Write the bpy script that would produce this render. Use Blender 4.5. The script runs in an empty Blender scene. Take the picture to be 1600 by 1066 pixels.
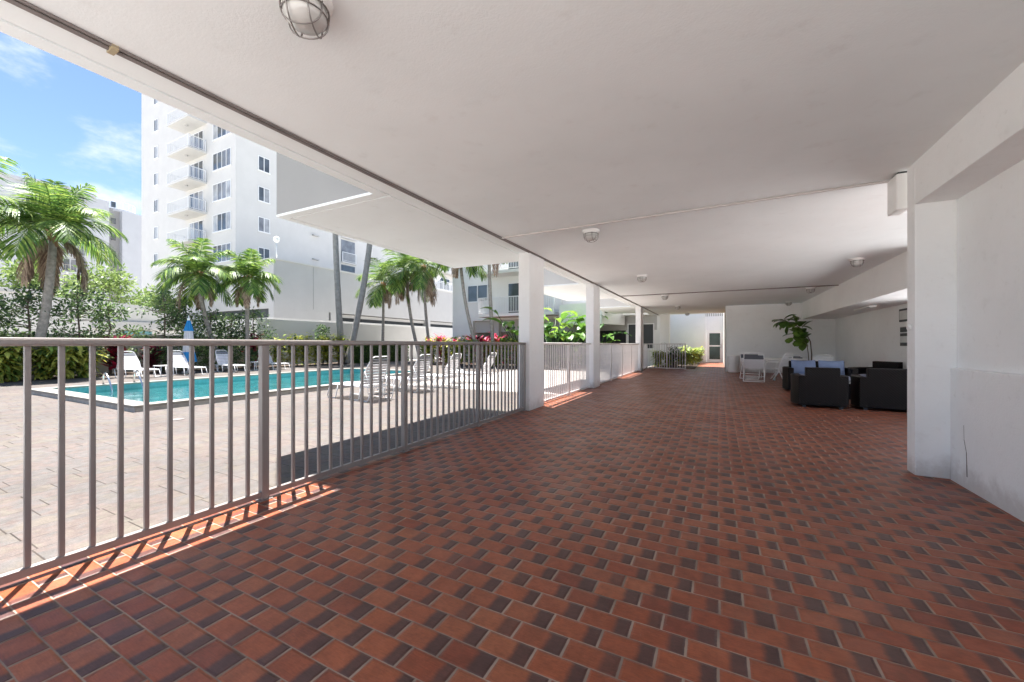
import bpy, bmesh, math, random
from mathutils import Vector, Matrix
from math import sin, cos, pi, radians as R
random.seed(7)
S = bpy.context.scene
C = S.collection
GZ = -0.10                      # level of the pool deck; the tiled terrace is at 0
CZ = 2.87                       # underside of the terrace ceiling

# ------------------------------------------------------------------ materials
def nm(name):
    m = bpy.data.materials.new(name); m.use_nodes = True
    nt = m.node_tree
    return m, nt, nt.nodes['Principled BSDF']
def N(nt, t, **k):
    n = nt.nodes.new(t)
    for a, b in k.items(): setattr(n, a, b)
    return n
def mixc(nt, fac, a, b, mode='MIX'):
    n = N(nt, 'ShaderNodeMix', data_type='RGBA', blend_type=mode)
    for i, v in ((0, fac), (6, a), (7, b)):
        if isinstance(v, (int, float)): n.inputs[i].default_value = v
        elif isinstance(v, tuple): n.inputs[i].default_value = (*v, 1)
        else: nt.links.new(v, n.inputs[i])
    return n.outputs[2]
def M_(nt, op, a, b=None, c=None):
    n = N(nt, 'ShaderNodeMath', operation=op)
    for i, v in enumerate((a, b, c)):
        if v is None: continue
        if isinstance(v, (int, float)): n.inputs[i].default_value = v
        else: nt.links.new(v, n.inputs[i])
    return n.outputs[0]
def ramp(nt, f, lo, hi, a=0.0, b=1.0):
    n = N(nt, 'ShaderNodeMapRange', interpolation_type='SMOOTHSTEP')
    nt.links.new(f, n.inputs[0])
    n.inputs[1].default_value = lo; n.inputs[2].default_value = hi
    n.inputs[3].default_value = a; n.inputs[4].default_value = b
    return n.outputs[0]
def noise(nt, co, scale, detail=4, rough=.55):
    n = N(nt, 'ShaderNodeTexNoise'); n.inputs['Scale'].default_value = scale
    n.inputs['Detail'].default_value = detail; n.inputs['Roughness'].default_value = rough
    nt.links.new(co, n.inputs['Vector']); return n.outputs['Fac']
def bump(nt, bs, h, strength, dist):
    b = N(nt, 'ShaderNodeBump'); b.inputs['Strength'].default_value = strength
    b.inputs['Distance'].default_value = dist
    nt.links.new(h, b.inputs['Height']); nt.links.new(b.outputs[0], bs.inputs['Normal'])
def simple(name, col, rough=.6, var=.12, scale=3., metal=0., bmp=0., bscale=60., spec=.5):
    m, nt, bs = nm(name)
    co = N(nt, 'ShaderNodeTexCoord').outputs['Object']
    f = noise(nt, co, scale, 5)
    f = ramp(nt, f, .3, .7)
    dark = tuple(c * (1 - var) for c in col)
    nt.links.new(mixc(nt, f, dark, col), bs.inputs['Base Color'])
    bs.inputs['Roughness'].default_value = rough
    bs.inputs['Metallic'].default_value = metal
    bs.inputs['Specular IOR Level'].default_value = spec
    if bmp: bump(nt, bs, noise(nt, co, bscale, 4), bmp, .01)
    return m
def stucco(name, col, stain=(.45, .42, .38), amount=.25, bmp=.35, base=False):
    m, nt, bs = nm(name)
    co = N(nt, 'ShaderNodeTexCoord').outputs['Object']
    a = ramp(nt, noise(nt, co, .8, 6, .6), .35, .7)
    b = ramp(nt, noise(nt, co, 4.5, 6, .7), .55, .8)
    mp = N(nt, 'ShaderNodeMapping'); mp.inputs['Scale'].default_value = (1.2, 1.2, 9)
    nt.links.new(co, mp.inputs[0])
    st = ramp(nt, noise(nt, mp.outputs[0], 1.6, 5, .7), .62, .82)
    c1 = mixc(nt, a, tuple(c * .95 for c in col), col)
    c2 = mixc(nt, M_(nt, 'MULTIPLY', b, amount * .5), c1, stain)
    c3 = mixc(nt, M_(nt, 'MULTIPLY', st, amount * .35), c2, stain)
    if base:
        sp = N(nt, 'ShaderNodeSeparateXYZ'); nt.links.new(co, sp.inputs[0])
        lowz = ramp(nt, M_(nt, 'ADD', sp.outputs[2], M_(nt, 'MULTIPLY', noise(nt, co, 6, 5, .7), .35)), .18, .42, 1., 0.)
        scf = ramp(nt, noise(nt, co, 11, 6, .75), .58, .72)
        c3 = mixc(nt, M_(nt, 'MULTIPLY', lowz, .45), c3, (.34, .28, .24))
        c3 = mixc(nt, M_(nt, 'MULTIPLY', scf, .22), c3, stain)
    nt.links.new(c3, bs.inputs['Base Color'])
    bs.inputs['Roughness'].default_value = .85
    bs.inputs['Specular IOR Level'].default_value = .25
    h = M_(nt, 'ADD', noise(nt, co, 70, 3), M_(nt, 'MULTIPLY', noise(nt, co, 5, 4), 2.2))
    bump(nt, bs, h, bmp, .006)
    return m
def bricks(name, w, h, gap, cols, mortar, endcol=None, rough=.5, bevel=.012, endamt=0.9, jfade=1.0, jbump=.6, groove=.002, ygap=0., swap=False, jit_=.06, soft=0.):
    """running bond: long side w along X, courses h apart along Y"""
    m, nt, bs = nm(name)
    co = N(nt, 'ShaderNodeTexCoord').outputs['Object']
    sp = N(nt, 'ShaderNodeSeparateXYZ'); nt.links.new(co, sp.inputs[0])
    SX, SY = (sp.outputs[1], sp.outputs[0]) if swap else (sp.outputs[0], sp.outputs[1])
    wob = M_(nt, 'MULTIPLY', M_(nt, 'SUBTRACT', noise(nt, co, 1.7, 2), .5), .012)
    y = M_(nt, 'DIVIDE', M_(nt, 'ADD', SY, wob), h)
    row = M_(nt, 'FLOOR', y)
    wn0 = N(nt, 'ShaderNodeTexWhiteNoise', noise_dimensions='1D'); nt.links.new(row, wn0.inputs['W'])
    jit = M_(nt, 'MULTIPLY', M_(nt, 'SUBTRACT', wn0.outputs[0], .5), jit_)
    x = M_(nt, 'ADD', M_(nt, 'ADD', M_(nt, 'DIVIDE', SX, w), M_(nt, 'MULTIPLY', M_(nt, 'FLOORED_MODULO', row, 2.), .5)), jit)
    col_ = M_(nt, 'FLOOR', x)
    fx = M_(nt, 'FRACT', x); fy = M_(nt, 'FRACT', y)
    cb = N(nt, 'ShaderNodeCombineXYZ'); nt.links.new(col_, cb.inputs[0]); nt.links.new(row, cb.inputs[1])
    wn = N(nt, 'ShaderNodeTexWhiteNoise', noise_dimensions='2D'); nt.links.new(cb.outputs[0], wn.inputs['Vector'])
    rnd = wn.outputs[0]
    sc = N(nt, 'ShaderNodeSeparateColor'); nt.links.new(wn.outputs[1], sc.inputs[0])
    dx = M_(nt, 'MULTIPLY', M_(nt, 'MINIMUM', fx, M_(nt, 'SUBTRACT', 1., fx)), w)
    dy = M_(nt, 'MULTIPLY', M_(nt, 'MINIMUM', fy, M_(nt, 'SUBTRACT', 1., fy)), h)
    d = M_(nt, 'MINIMUM', dx, M_(nt, 'ADD', dy, ygap))
    d = M_(nt, 'ADD', d, M_(nt, 'MULTIPLY', M_(nt, 'SUBTRACT', noise(nt, co, 45, 3), .5), .004))
    face = ramp(nt, d, gap * .5, gap * .5 + .0025)
    cr = N(nt, 'ShaderNodeValToRGB'); cr.color_ramp.interpolation = 'LINEAR'
    el = cr.color_ramp.elements
    for i, c in enumerate(cols):
        e = el[i] if i < 2 else el.new(i / (len(cols) - 1))
        e.position = i / (len(cols) - 1)
    for i, c in enumerate(cols): cr.color_ramp.elements[i].color = (*c, 1)
    cf_ = rnd
    if soft: cf_ = M_(nt, 'ADD', M_(nt, 'MULTIPLY', rnd, 1-soft), M_(nt, 'MULTIPLY', ramp(nt, noise(nt, co, 2.6, 5, .65), .3, .7), soft))
    nt.links.new(cf_, cr.inputs[0])
    base = cr.outputs[0]
    if endcol:
        q = M_(nt, 'ADD', fx, M_(nt, 'MULTIPLY', M_(nt, 'SUBTRACT', noise(nt, co, 22, 3), .5), .10))
        q = M_(nt, 'ADD', q, M_(nt, 'MULTIPLY', M_(nt, 'SUBTRACT', sc.outputs[0], .5), .13))
        e = ramp(nt, q, .61, .76)
        e = M_(nt, 'MULTIPLY', e, M_(nt, 'ADD', M_(nt, 'MULTIPLY', ramp(nt, sc.outputs[1], .0, .4), .25), endamt - .25))
        base = mixc(nt, e, base, endcol)
    mp = N(nt, 'ShaderNodeMapping'); mp.inputs['Scale'].default_value = (1, 6, 1); nt.links.new(co, mp.inputs[0])
    fine = ramp(nt, noise(nt, mp.outputs[0], 30, 4), .3, .7, .86, 1.08)
    big = ramp(nt, noise(nt, co, .5, 4), .3, .7, .88, 1.08)
    vv = M_(nt, 'MULTIPLY', M_(nt, 'MULTIPLY', fine, big), ramp(nt, noise(nt, co, 14, 4, .7), .3, .7, .80, 1.12))
    hs = N(nt, 'ShaderNodeHueSaturation'); nt.links.new(base, hs.inputs['Color']); nt.links.new(vv, hs.inputs['Value'])
    mc = mixc(nt, ramp(nt, noise(nt, co, 2.2, 4), .35, .65), tuple(c * .55 for c in mortar), mortar)
    out = mixc(nt, M_(nt, 'ADD', M_(nt, 'MULTIPLY', face, jfade), 1 - jfade), mc, hs.outputs[0])
    # small pale specks of dirt
    spk = ramp(nt, noise(nt, co, 55, 2), .76, .80)
    out = mixc(nt, M_(nt, 'MULTIPLY', spk, .35), out, (.5, .45, .4))
    nt.links.new(out, bs.inputs['Base Color'])
    rg = M_(nt, 'ADD', ramp(nt, noise(nt, co, 3, 5), .3, .7, rough - .06, rough + .10), M_(nt, 'MULTIPLY', M_(nt, 'SUBTRACT', 1., face), .3))
    nt.links.new(rg, bs.inputs['Roughness'])
    bs.inputs['Specular IOR Level'].default_value = .34
    hgt = M_(nt, 'ADD', ramp(nt, d, gap * .3, gap * .5 + bevel), M_(nt, 'MULTIPLY', noise(nt, co, 40, 4), .12))
    hgt = M_(nt, 'ADD', hgt, M_(nt, 'MULTIPLY', rnd, .25))
    bump(nt, bs, hgt, jbump, groove)
    return m
def leafmat(name, col, var=.35, rough=.45, trans=.40):
    m, nt, bs = nm(name)
    co = N(nt, 'ShaderNodeTexCoord').outputs['Object']
    f = ramp(nt, noise(nt, co, 7, 3), .3, .7)
    c = mixc(nt, f, tuple(x * (1 - var) for x in col), tuple(min(1, x * (1 + var * .5)) for x in col))
    nt.links.new(c, bs.inputs['Base Color'])
    bs.inputs['Roughness'].default_value = rough
    bs.inputs['Specular IOR Level'].default_value = .4
    tr = N(nt, 'ShaderNodeBsdfTranslucent'); nt.links.new(c, tr.inputs[0])
    mx = N(nt, 'ShaderNodeMixShader'); mx.inputs[0].default_value = trans
    out = nt.nodes['Material Output']
    nt.links.new(bs.outputs[0], mx.inputs[1]); nt.links.new(tr.outputs[0], mx.inputs[2])
    nt.links.new(mx.outputs[0], out.inputs[0])
    return m

W_CEIL = stucco('ceiling_paint', (.90, .935, .94), (.60, .585, .565), .5, .2)
W_WALL = stucco('wall_paint', (.93, .93, .925), (.55, .52, .49), .4, .4, True)
W_COL = stucco('column_paint', (.88, .87, .86), (.5, .46, .43), .3, .4, True)
W_OUT = stucco('outdoor_white', (.62, .605, .58), (.5, .5, .5), .15, .3)
W_GAR = stucco('garage_grey', (.50, .49, .48), (.45, .45, .44), .15, .3)
W_WING = stucco('wing_paint', (.80, .79, .77), (.5, .5, .5), .15, .3)
W_GREY = stucco('shade_and_joint_grey', (.36, .355, .35), (.4, .4, .4), .15, .3)
W_PURE = simple('white_metal', (.80, .80, .80), .4, .05)
W_IN = simple('white_chair_metal', (.93, .93, .92), .4, .03)
SLING_IN = simple('white_chair_sling', (.90, .90, .91), .7, .04, 8)
FENCE = simple('taupe_metal_backlit', (.25, .22, .205), .34, .10, 6, bmp=.05)  # same paint as the far railings, with backlit shade painted in
FENCE_LIT = simple('taupe_metal_lit', (.68, .64, .62), .4, .08, 6)  # same railing paint, lightened to stand in for light on the far sections
CONDUIT = simple('conduit_dark', (.22, .19, .18), .5, .2)
CONDW = simple('conduit_white', (.62, .58, .56), .5, .1)
BRICK = bricks('terrace_brick', .2135, .1105, .0075, [(.26, .062, .028), (.33, .092, .040), (.28, .074, .034), (.34, .108, .050), (.21, .052, .028)],
               (.36, .27, .21), (.070, .038, .036), rough=.38, ygap=.0024, groove=.004, jbump=.9)
PAVER = bricks('deck_paver', .46, .24, .006, [(.110, .092, .078), (.116, .097, .080), (.104, .094, .089), (.116, .089, .079), (.120, .104, .084), (.105, .094, .085)],
               (.050, .040, .034), None, rough=.75, bevel=.006, jfade=.9, jbump=.3, groove=.003, ygap=.0022, swap=True, jit_=.7, soft=.6)
COPING = simple('coping_stone', (.25, .235, .205), .7, .22, 4, bmp=.4, bscale=40)
POOLT = simple('pool_plaster', (.32, .66, .68), .6, .25, 1.1)
TILE = simple('pool_tile_band', (.08, .26, .28), .3, .2, 12)
SOIL = simple('soil', (.10, .07, .05), .95, .4, 5, bmp=.8, bscale=25)
CONC = simple('concrete', (.48, .45, .42), .85, .3, 5, bmp=.4)
BOUNCE_SIDE = simple('side_bounce_concrete', (.86, .85, .83), .85, .08, 2)
BOUNCE_BACK = simple('back_bounce_concrete', (.60, .58, .55), .85, .1, 2)
BOUNCE_DECK = simple('deck_bounce_concrete', (.46, .42, .385), .85, .15, 3)
ASPH = simple('far_ground', (.50, .48, .45), .9, .3, .5)
DARK = simple('dark_interior', (.045, .05, .055), .6, .3, 1)
GREYB = simple('grey_band', (.16, .17, .19), .7, .1)
SLING = simple('white_sling', (.62, .62, .65), .7, .06, 8, bmp=.2, bscale=120)
PLAST = simple('white_plastic', (.90, .89, .87), .45, .06)
STEEL = simple('steel', (.62, .62, .62), .22, .1, metal=1.)
WIRE = simple('guard_wire', (.28, .26, .25), .4, .2, metal=.6)
LENS = simple('frosted_lens', (.60, .59, .57), .15, .1, 5)
BLUEC = simple('blue_canvas', (.02, .27, .62), .8, .2)
TEAL = simple('teal_shutter', (.12, .27, .29), .6, .1)
CUSH = simple('blue_cushion', (.22, .27, .41), .9, .15, 6, bmp=.2, bscale=200)
CUSHL = simple('lavender_cushion', (.36, .38, .50), .9, .15, 6, bmp=.2, bscale=200)
BARK = simple('palm_bark', (.36, .32, .28), .9, .35, 9, bmp=.8, bscale=30)
BARKG = simple('royal_palm_bark', (.30, .28, .26), .85, .25, 4, bmp=.4, bscale=20)
TWIG = simple('twig_bark', (.16, .12, .09), .9, .3, 9)
HUSK = simple('frond_base', (.34, .19, .10), .9, .4, 12)
L_PALM = [leafmat('palm_green', (.15, .26, .05)), leafmat('palm_lime', (.32, .42, .09)), leafmat('palm_deep', (.06, .13, .035))]
L_DEAD = [leafmat('dry_frond', (.38, .28, .20), .3, .8, .1), leafmat('dry_frond_brown', (.22, .14, .10), .3, .8, .1)]
L_BUSH = [leafmat('bush_green', (.11, .18, .07)), leafmat('bush_light', (.22, .32, .11)), leafmat('bush_deep', (.06, .11, .05))]
L_LIME = [leafmat('lime_leaf', (.24, .33, .09)), leafmat('lime_mid', (.17, .26, .07)), leafmat('lime_pale', (.33, .42, .15))]
L_CROT = [leafmat('croton_yellow', (.52, .52, .06)), leafmat('croton_lime', (.30, .40, .06)), leafmat('croton_green', (.11, .19, .04))]
L_GING = [leafmat('ginger_green', (.26, .38, .07)), leafmat('ginger_yellow', (.60, .60, .12)), leafmat('ginger_deep', (.10, .18, .04))]
L_TI = [leafmat('ti_red', (.50, .03, .08)), leafmat('ti_pink', (.72, .12, .20)), leafmat('ti_maroon', (.16, .03, .05))]
L_BAN = [leafmat('banana_leaf', (.12, .25, .04), .3, .35), leafmat('banana_lime', (.26, .42, .06), .3, .35), leafmat('banana_deep', (.05, .12, .03), .3, .35)]
L_HEDGE = [leafmat('hedge_green', (.07, .13, .025)), leafmat('hedge_light', (.12, .20, .04)), leafmat('hedge_deep', (.04, .08, .02))]
L_FIG = [leafmat('fig_leaf', (.08, .17, .03), .3, .35, .15), leafmat('fig_leaf_pale', (.16, .28, .05), .3, .35, .15)]

def glassmat(name, tint, rough=.05):
    m, nt, bs = nm(name)
    co = N(nt, 'ShaderNodeTexCoord').outputs['Object']
    f = ramp(nt, noise(nt, co, .9, 3), .35, .65)
    nt.links.new(mixc(nt, f, tuple(c * .6 for c in tint), tint), bs.inputs['Base Color'])
    bs.inputs['Roughness'].default_value = rough; bs.inputs['Specular IOR Level'].default_value = .8
    return m
GLASS = glassmat('window_glass', (.10, .115, .13))
CURT = glassmat('window_curtain', (.46, .47, .48), .25)
MIDG = glassmat('window_blind', (.24, .25, .27), .2)
def wicker():
    m, nt, bs = nm('wicker')
    co = N(nt, 'ShaderNodeTexCoord').outputs['Object']
    wv = N(nt, 'ShaderNodeTexWave', bands_direction='Z'); wv.inputs['Scale'].default_value = 26
    nt.links.new(co, wv.inputs[0])
    wx = N(nt, 'ShaderNodeTexWave', bands_direction='DIAGONAL'); wx.inputs['Scale'].default_value = 14
    nt.links.new(co, wx.inputs[0])
    f = M_(nt, 'MULTIPLY', wv.outputs['Fac'], wx.outputs['Fac'])
    nt.links.new(mixc(nt, f, (.005, .004, .004), (.024, .016, .013)), bs.inputs['Base Color'])
    bs.inputs['Roughness'].default_value = .6; bs.inputs['Specular IOR Level'].default_value = .2
    bump(nt, bs, f, .8, .006)
    return m
WICK = wicker()
def watermat():
    m, nt, bs = nm('pool_water')
    nt.nodes.remove(bs)
    out = nt.nodes['Material Output']
    co = N(nt, 'ShaderNodeTexCoord').outputs['Object']
    h = M_(nt, 'ADD', noise(nt, co, 1.6, 2), M_(nt, 'MULTIPLY', noise(nt, co, 6, 2), .25))
    b = N(nt, 'ShaderNodeBump'); b.inputs['Strength'].default_value = .7; b.inputs['Distance'].default_value = .06
    nt.links.new(h, b.inputs['Height'])
    g = N(nt, 'ShaderNodeBsdfGlossy'); g.inputs['Roughness'].default_value = .03; nt.links.new(b.outputs[0], g.inputs['Normal'])
    t = N(nt, 'ShaderNodeBsdfTransparent'); t.inputs[0].default_value = (.80, .94, .95, 1)
    fr = N(nt, 'ShaderNodeFresnel'); fr.inputs[0].default_value = 1.33; nt.links.new(b.outputs[0], fr.inputs['Normal'])
    mx = N(nt, 'ShaderNodeMixShader'); nt.links.new(fr.outputs[0], mx.inputs[0])
    nt.links.new(t.outputs[0], mx.inputs[1]); nt.links.new(g.outputs[0], mx.inputs[2])
    nt.links.new(mx.outputs[0], out.inputs[0])
    return m
WATER = watermat()

# ------------------------------------------------------------------ builders
class MB:
    """collects faces in world coordinates, builds ONE mesh object"""
    def __init__(s): s.v = []; s.f = []; s.m = []
    def add(s, vs, fs, mi=0):
        o = len(s.v); s.v += [tuple(v) for v in vs]
        s.f += [tuple(i + o for i in f) for f in fs]; s.m += [mi] * len(fs); return s
    def box(s, x0, x1, y0, y1, z0, z1, mi=0):
        return s.add([(x0,y0,z0),(x1,y0,z0),(x1,y1,z0),(x0,y1,z0),(x0,y0,z1),(x1,y0,z1),(x1,y1,z1),(x0,y1,z1)],
                     [(3,2,1,0),(4,5,6,7),(0,1,5,4),(1,2,6,5),(2,3,7,6),(3,0,4,7)], mi)
    def obox(s, c, ax, ay, az, mi=0):
        c, ax, ay, az = map(Vector, (c, ax, ay, az))
        p = [c + sx*ax + sy*ay + sz*az for sz in (-1,1) for sx, sy in ((-1,-1),(1,-1),(1,1),(-1,1))]
        return s.add(p, [(3,2,1,0),(4,5,6,7),(0,1,5,4),(1,2,6,5),(2,3,7,6),(3,0,4,7)], mi)
    def tube(s, pts, r, n=8, mi=0, cap=True):
        pts = [Vector(p) for p in pts]; k = len(pts)
        rs = r if isinstance(r, (list, tuple)) else [r] * k
        vs, fs = [], []
        ref = None
        for i, p in enumerate(pts):
            d = (pts[min(i+1, k-1)] - pts[max(i-1, 0)]).normalized()
            if ref is None or abs(d.dot(ref)) > .95:
                ref = Vector((0,0,1)) if abs(d.z) < .9 else Vector((1,0,0))
            u = d.cross(ref).normalized(); w = u.cross(d).normalized(); ref = w
            for j in range(n):
                a = 2*pi*j/n; vs.append(p + rs[i]*(cos(a)*u + sin(a)*w))
        for i in range(k-1):
            for j in range(n):
                fs.append((i*n+j, i*n+(j+1)%n, (i+1)*n+(j+1)%n, (i+1)*n+j))
        if cap: fs.append(tuple(range(n-1, -1, -1))); fs.append(tuple((k-1)*n+j for j in range(n)))
        return s.add(vs, fs, mi)
    def lathe(s, c, prof, n=24, mi=0):
        c = Vector(c); vs, fs = [], []
        for r, z in prof:
            for j in range(n): vs.append(c + Vector((r*cos(2*pi*j/n), r*sin(2*pi*j/n), z)))
        for i in range(len(prof)-1):
            for j in range(n): fs.append((i*n+j, i*n+(j+1)%n, (i+1)*n+(j+1)%n, (i+1)*n+j))
        if prof[0][0] > 1e-4: fs.append(tuple(range(n-1,-1,-1)))
        if prof[-1][0] > 1e-4: fs.append(tuple((len(prof)-1)*n+j for j in range(n)))
        return s.add(vs, fs, mi)
    def prism(s, poly, z0, z1, mi=0):
        n = len(poly)
        vs = [(x,y,z0) for x,y in poly] + [(x,y,z1) for x,y in poly]
        fs = [tuple(range(n-1,-1,-1)), tuple(range(n,2*n))] + [(i,(i+1)%n,n+(i+1)%n,n+i) for i in range(n)]
        return s.add(vs, fs, mi)
    def build(s, name, mat, parent=None, bev=0., smooth=False, loc=None):
        me = bpy.data.meshes.new(name)
        off = Vector(parent['_w']) if parent is not None else (Vector(loc) if loc else Vector((0,0,0)))
        me.from_pydata([tuple(Vector(v) - off) for v in s.v], [], s.f)
        for m in (mat if isinstance(mat, list) else [mat]): me.materials.append(m)
        me.polygons.foreach_set('material_index', s.m)
        if smooth: me.polygons.foreach_set('use_smooth', [True]*len(s.f))
        me.validate(); me.update()
        o = bpy.data.objects.new(name, me); C.objects.link(o)
        if parent is not None: o.parent = parent
        elif loc: o.location = loc
        o['_w'] = tuple(off)
        if bev:
            b = o.modifiers.new('bevel', 'BEVEL'); b.width = bev; b.segments = 2; b.limit_method = 'ANGLE'; b.angle_limit = R(40)
        return o
def thing(name, label, cat, loc=(0,0,0), group=None):
    o = bpy.data.objects.new(name, None); C.objects.link(o); o.location = loc
    o.empty_display_size = .1
    o['_w'] = tuple(loc); o['label'] = label; o['category'] = cat
    if group: o['group'] = group
    return o
def tag(o, label, cat, group=None, kind=None):
    o['label'] = label; o['category'] = cat
    if group: o['group'] = group
    if kind: o['kind'] = kind
    return o
def struct(o, label=None):
    o['kind'] = 'structure'
    if label: o['label'] = label
    return o
def dup(root, loc, rz, label):
    def cp(o, par):
        c = o.copy(); C.objects.link(c)
        if par is not None: c.parent = par
        for ch in list(kids.get(o.name, [])): cp(ch, c)
        return c
    kids = {}
    for o in list(bpy.data.objects):
        if o.parent: kids.setdefault(o.parent.name, []).append(o)
    r = cp(root, None); r.location = loc; r.rotation_euler = (0,0,rz); r['label'] = label
    return r
def place(root, loc, rz): root.location = loc; root.rotation_euler = (0,0,rz)

# ------------------------------------------------------------------ ground, deck, terrace, pool
pool_in = [(-15.85,3.72),(-10.2,3.72),(-10.2,9.2),(-10.55,10.2),(-11.5,10.75),(-11.5,13.5),(-15.85,13.5)]
def offs(poly, d):
    out = []; n = len(poly)
    for i in range(n):
        p0, p1, p2 = Vector(poly[i-1]), Vector(poly[i]), Vector(poly[(i+1)%n])
        a = (p1-p0).normalized(); b = (p2-p1).normalized()
        na = Vector((a.y,-a.x)); nb = Vector((b.y,-b.x))
        k = (na+nb); k = k / (1 + na.dot(nb))
        out.append(tuple(p1 + k*d))
    return out
pool_out = offs(pool_in, .34)
def sheet_with_hole(x0, x1, y0, y1, hole, z):
    bm = bmesh.new()
    o = [bm.verts.new(p) for p in ((x0,y0,z),(x1,y0,z),(x1,y1,z),(x0,y1,z))]
    h = [bm.verts.new((x,y,z)) for x,y in hole]
    es = [bm.edges.new((o[i], o[(i+1)%4])) for i in range(4)] + [bm.edges.new((h[i], h[(i+1)%len(h)])) for i in range(len(h))]
    bmesh.ops.triangle_fill(bm, edges=es, use_beauty=True)
    return bm
def bmobj(bm, name, mat):
    me = bpy.data.meshes.new(name); bm.to_mesh(me); bm.free(); me.materials.append(mat)
    o = bpy.data.objects.new(name, me); C.objects.link(o); return o
bm = sheet_with_hole(-22.2, -3.35, -14, 31, pool_out, GZ)
for f in bm.faces:
    f.normal_update()
    if f.normal.z < 0: f.normal_flip()
struct(bmobj(bm, 'pool_deck', PAVER))
bm = sheet_with_hole(-900, 900, -900, 900, offs(pool_out, .3), GZ-.02)
for f in bm.faces:
    f.normal_update()
    if f.normal.z < 0: f.normal_flip()
struct(bmobj(bm, 'ground', ASPH))
struct(MB().box(-3.24, 4.4, -1.6, 29.6, -.3, 0).build('terrace_floor', BRICK))
struct(MB().box(-30, -3.35, -40, -.3, -.3, -.09).box(-3.349, 40, -40, -1.61, -.3, -.012).build('unseen_bounce_patio', BOUNCE_BACK))  # unseen pale ground added to bounce sunlight up under the ceiling
struct(MB().box(-9, -3.35, 9.6, 18.4, -.3, GZ+.005).build('added_bounce_strip', BOUNCE_DECK))  # pale strip added over the deck to bounce light into the far terrace
struct(MB().box(4.41, 40, -1.6, 29.6, -.3, -.012).build('unseen_bounce_yard', BOUNCE_SIDE))  # unseen yard, made up as a pale reflector for the furniture end
struct(MB().box(-3.34, -3.244, -1.6, 29.6, -.3, -.012).build('curb', CONC))
struct(MB().box(-24.0, -22.2, -12, 24.2, -.3, GZ+.03).build('planting_bed', SOIL))
struct(MB().prism([(-17.6,19.9),(-9.4,18.6),(-7.9,20.3),(-6.3,22.0),(-4.6,22.6),(-4.6,24.2),(-17.6,24.2)], -.3, GZ+.03).build('flower_bed', SOIL))
struct(MB().box(-3.2, -1.0, 21.0, 28.4, -.3, .02).build('courtyard_bed', SOIL))

pt = thing('swimming_pool', 'long turquoise swimming pool with a raised pale stone coping', 'pool', (-13, 3.7, GZ))
cp = MB(); n = len(pool_in)
for i in range(n):
    j = (i+1) % n
    a, b, c_, d_ = pool_in[i], pool_in[j], pool_out[j], pool_out[i]
    cp.add([(*a,-.02),(*b,-.02),(*c_,-.02),(*d_,-.02),(*a,.025),(*b,.025),(*c_,.025),(*d_,.025)],
           [(3,2,1,0),(4,5,6,7),(0,1,5,4),(2,3,7,6)])
cpo = cp.build('coping', COPING, pt, smooth=False)
cr_ = MB()
po2 = offs(pool_in, .31)
for i in range(n):
    j = (i+1) % n; cr_.add([(*po2[i],-.25),(*po2[j],-.25),(*po2[j],-.02),(*po2[i],-.02)], [(0,1,2,3)])
cr_.build('kerb_face', CONC, pt)
bs_ = MB()
for i in range(n):
    j = (i+1) % n
    bs_.add([(*pool_in[i],-.20),(*pool_in[j],-.20),(*pool_in[j],-1.5),(*pool_in[i],-1.5)], [(0,1,2,3)])
bs_.add([(*p,-1.5) for p in pool_in], [tuple(range(n))])
bs_.build('basin', POOLT, pt)
tb = MB()
for i in range(n):
    j = (i+1) % n
    tb.add([(*pool_in[i],-.02),(*pool_in[j],-.02),(*pool_in[j],-.20),(*pool_in[i],-.20)], [(0,1,2,3)])
tb.build('tile_band', TILE, pt)
struct(MB().add([(*p,-.135) for p in offs(pool_in, -.002)], [tuple(range(n))]).build('water', WATER))
lad = thing('pool_ladder', 'steel grab rails at the near-left end of the pool, far side', 'pool ladder', (-15.9, 5.1, 0))
for yy in (4.85, 5.55):
    pts = [(-16.15,yy,0),(-16.15,yy,.24),(-16.12,yy,.31),(-16.03,yy,.35),(-15.92,yy,.32),(-15.78,yy,.20),(-15.55,yy,-.1),(-15.5,yy,-.7)]
    MB().tube(pts, .024, 8).build('handrail', STEEL, lad, smooth=True)
for k in range(3):
    MB().box(-15.60, -15.48, 4.87, 5.53, -.35-.25*k, -.32-.25*k).build('step', STEEL, lad)

# ------------------------------------------------------------------ the host building round the terrace
hb = thing('apartment_building', 'white apartment block whose raised floor roofs the brick terrace', 'building', (0, 0, 0))
T = .45
ceil = MB()
gx = (-3.405, -3.285, -3.258)
joints = [5.42, 13.95]
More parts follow.
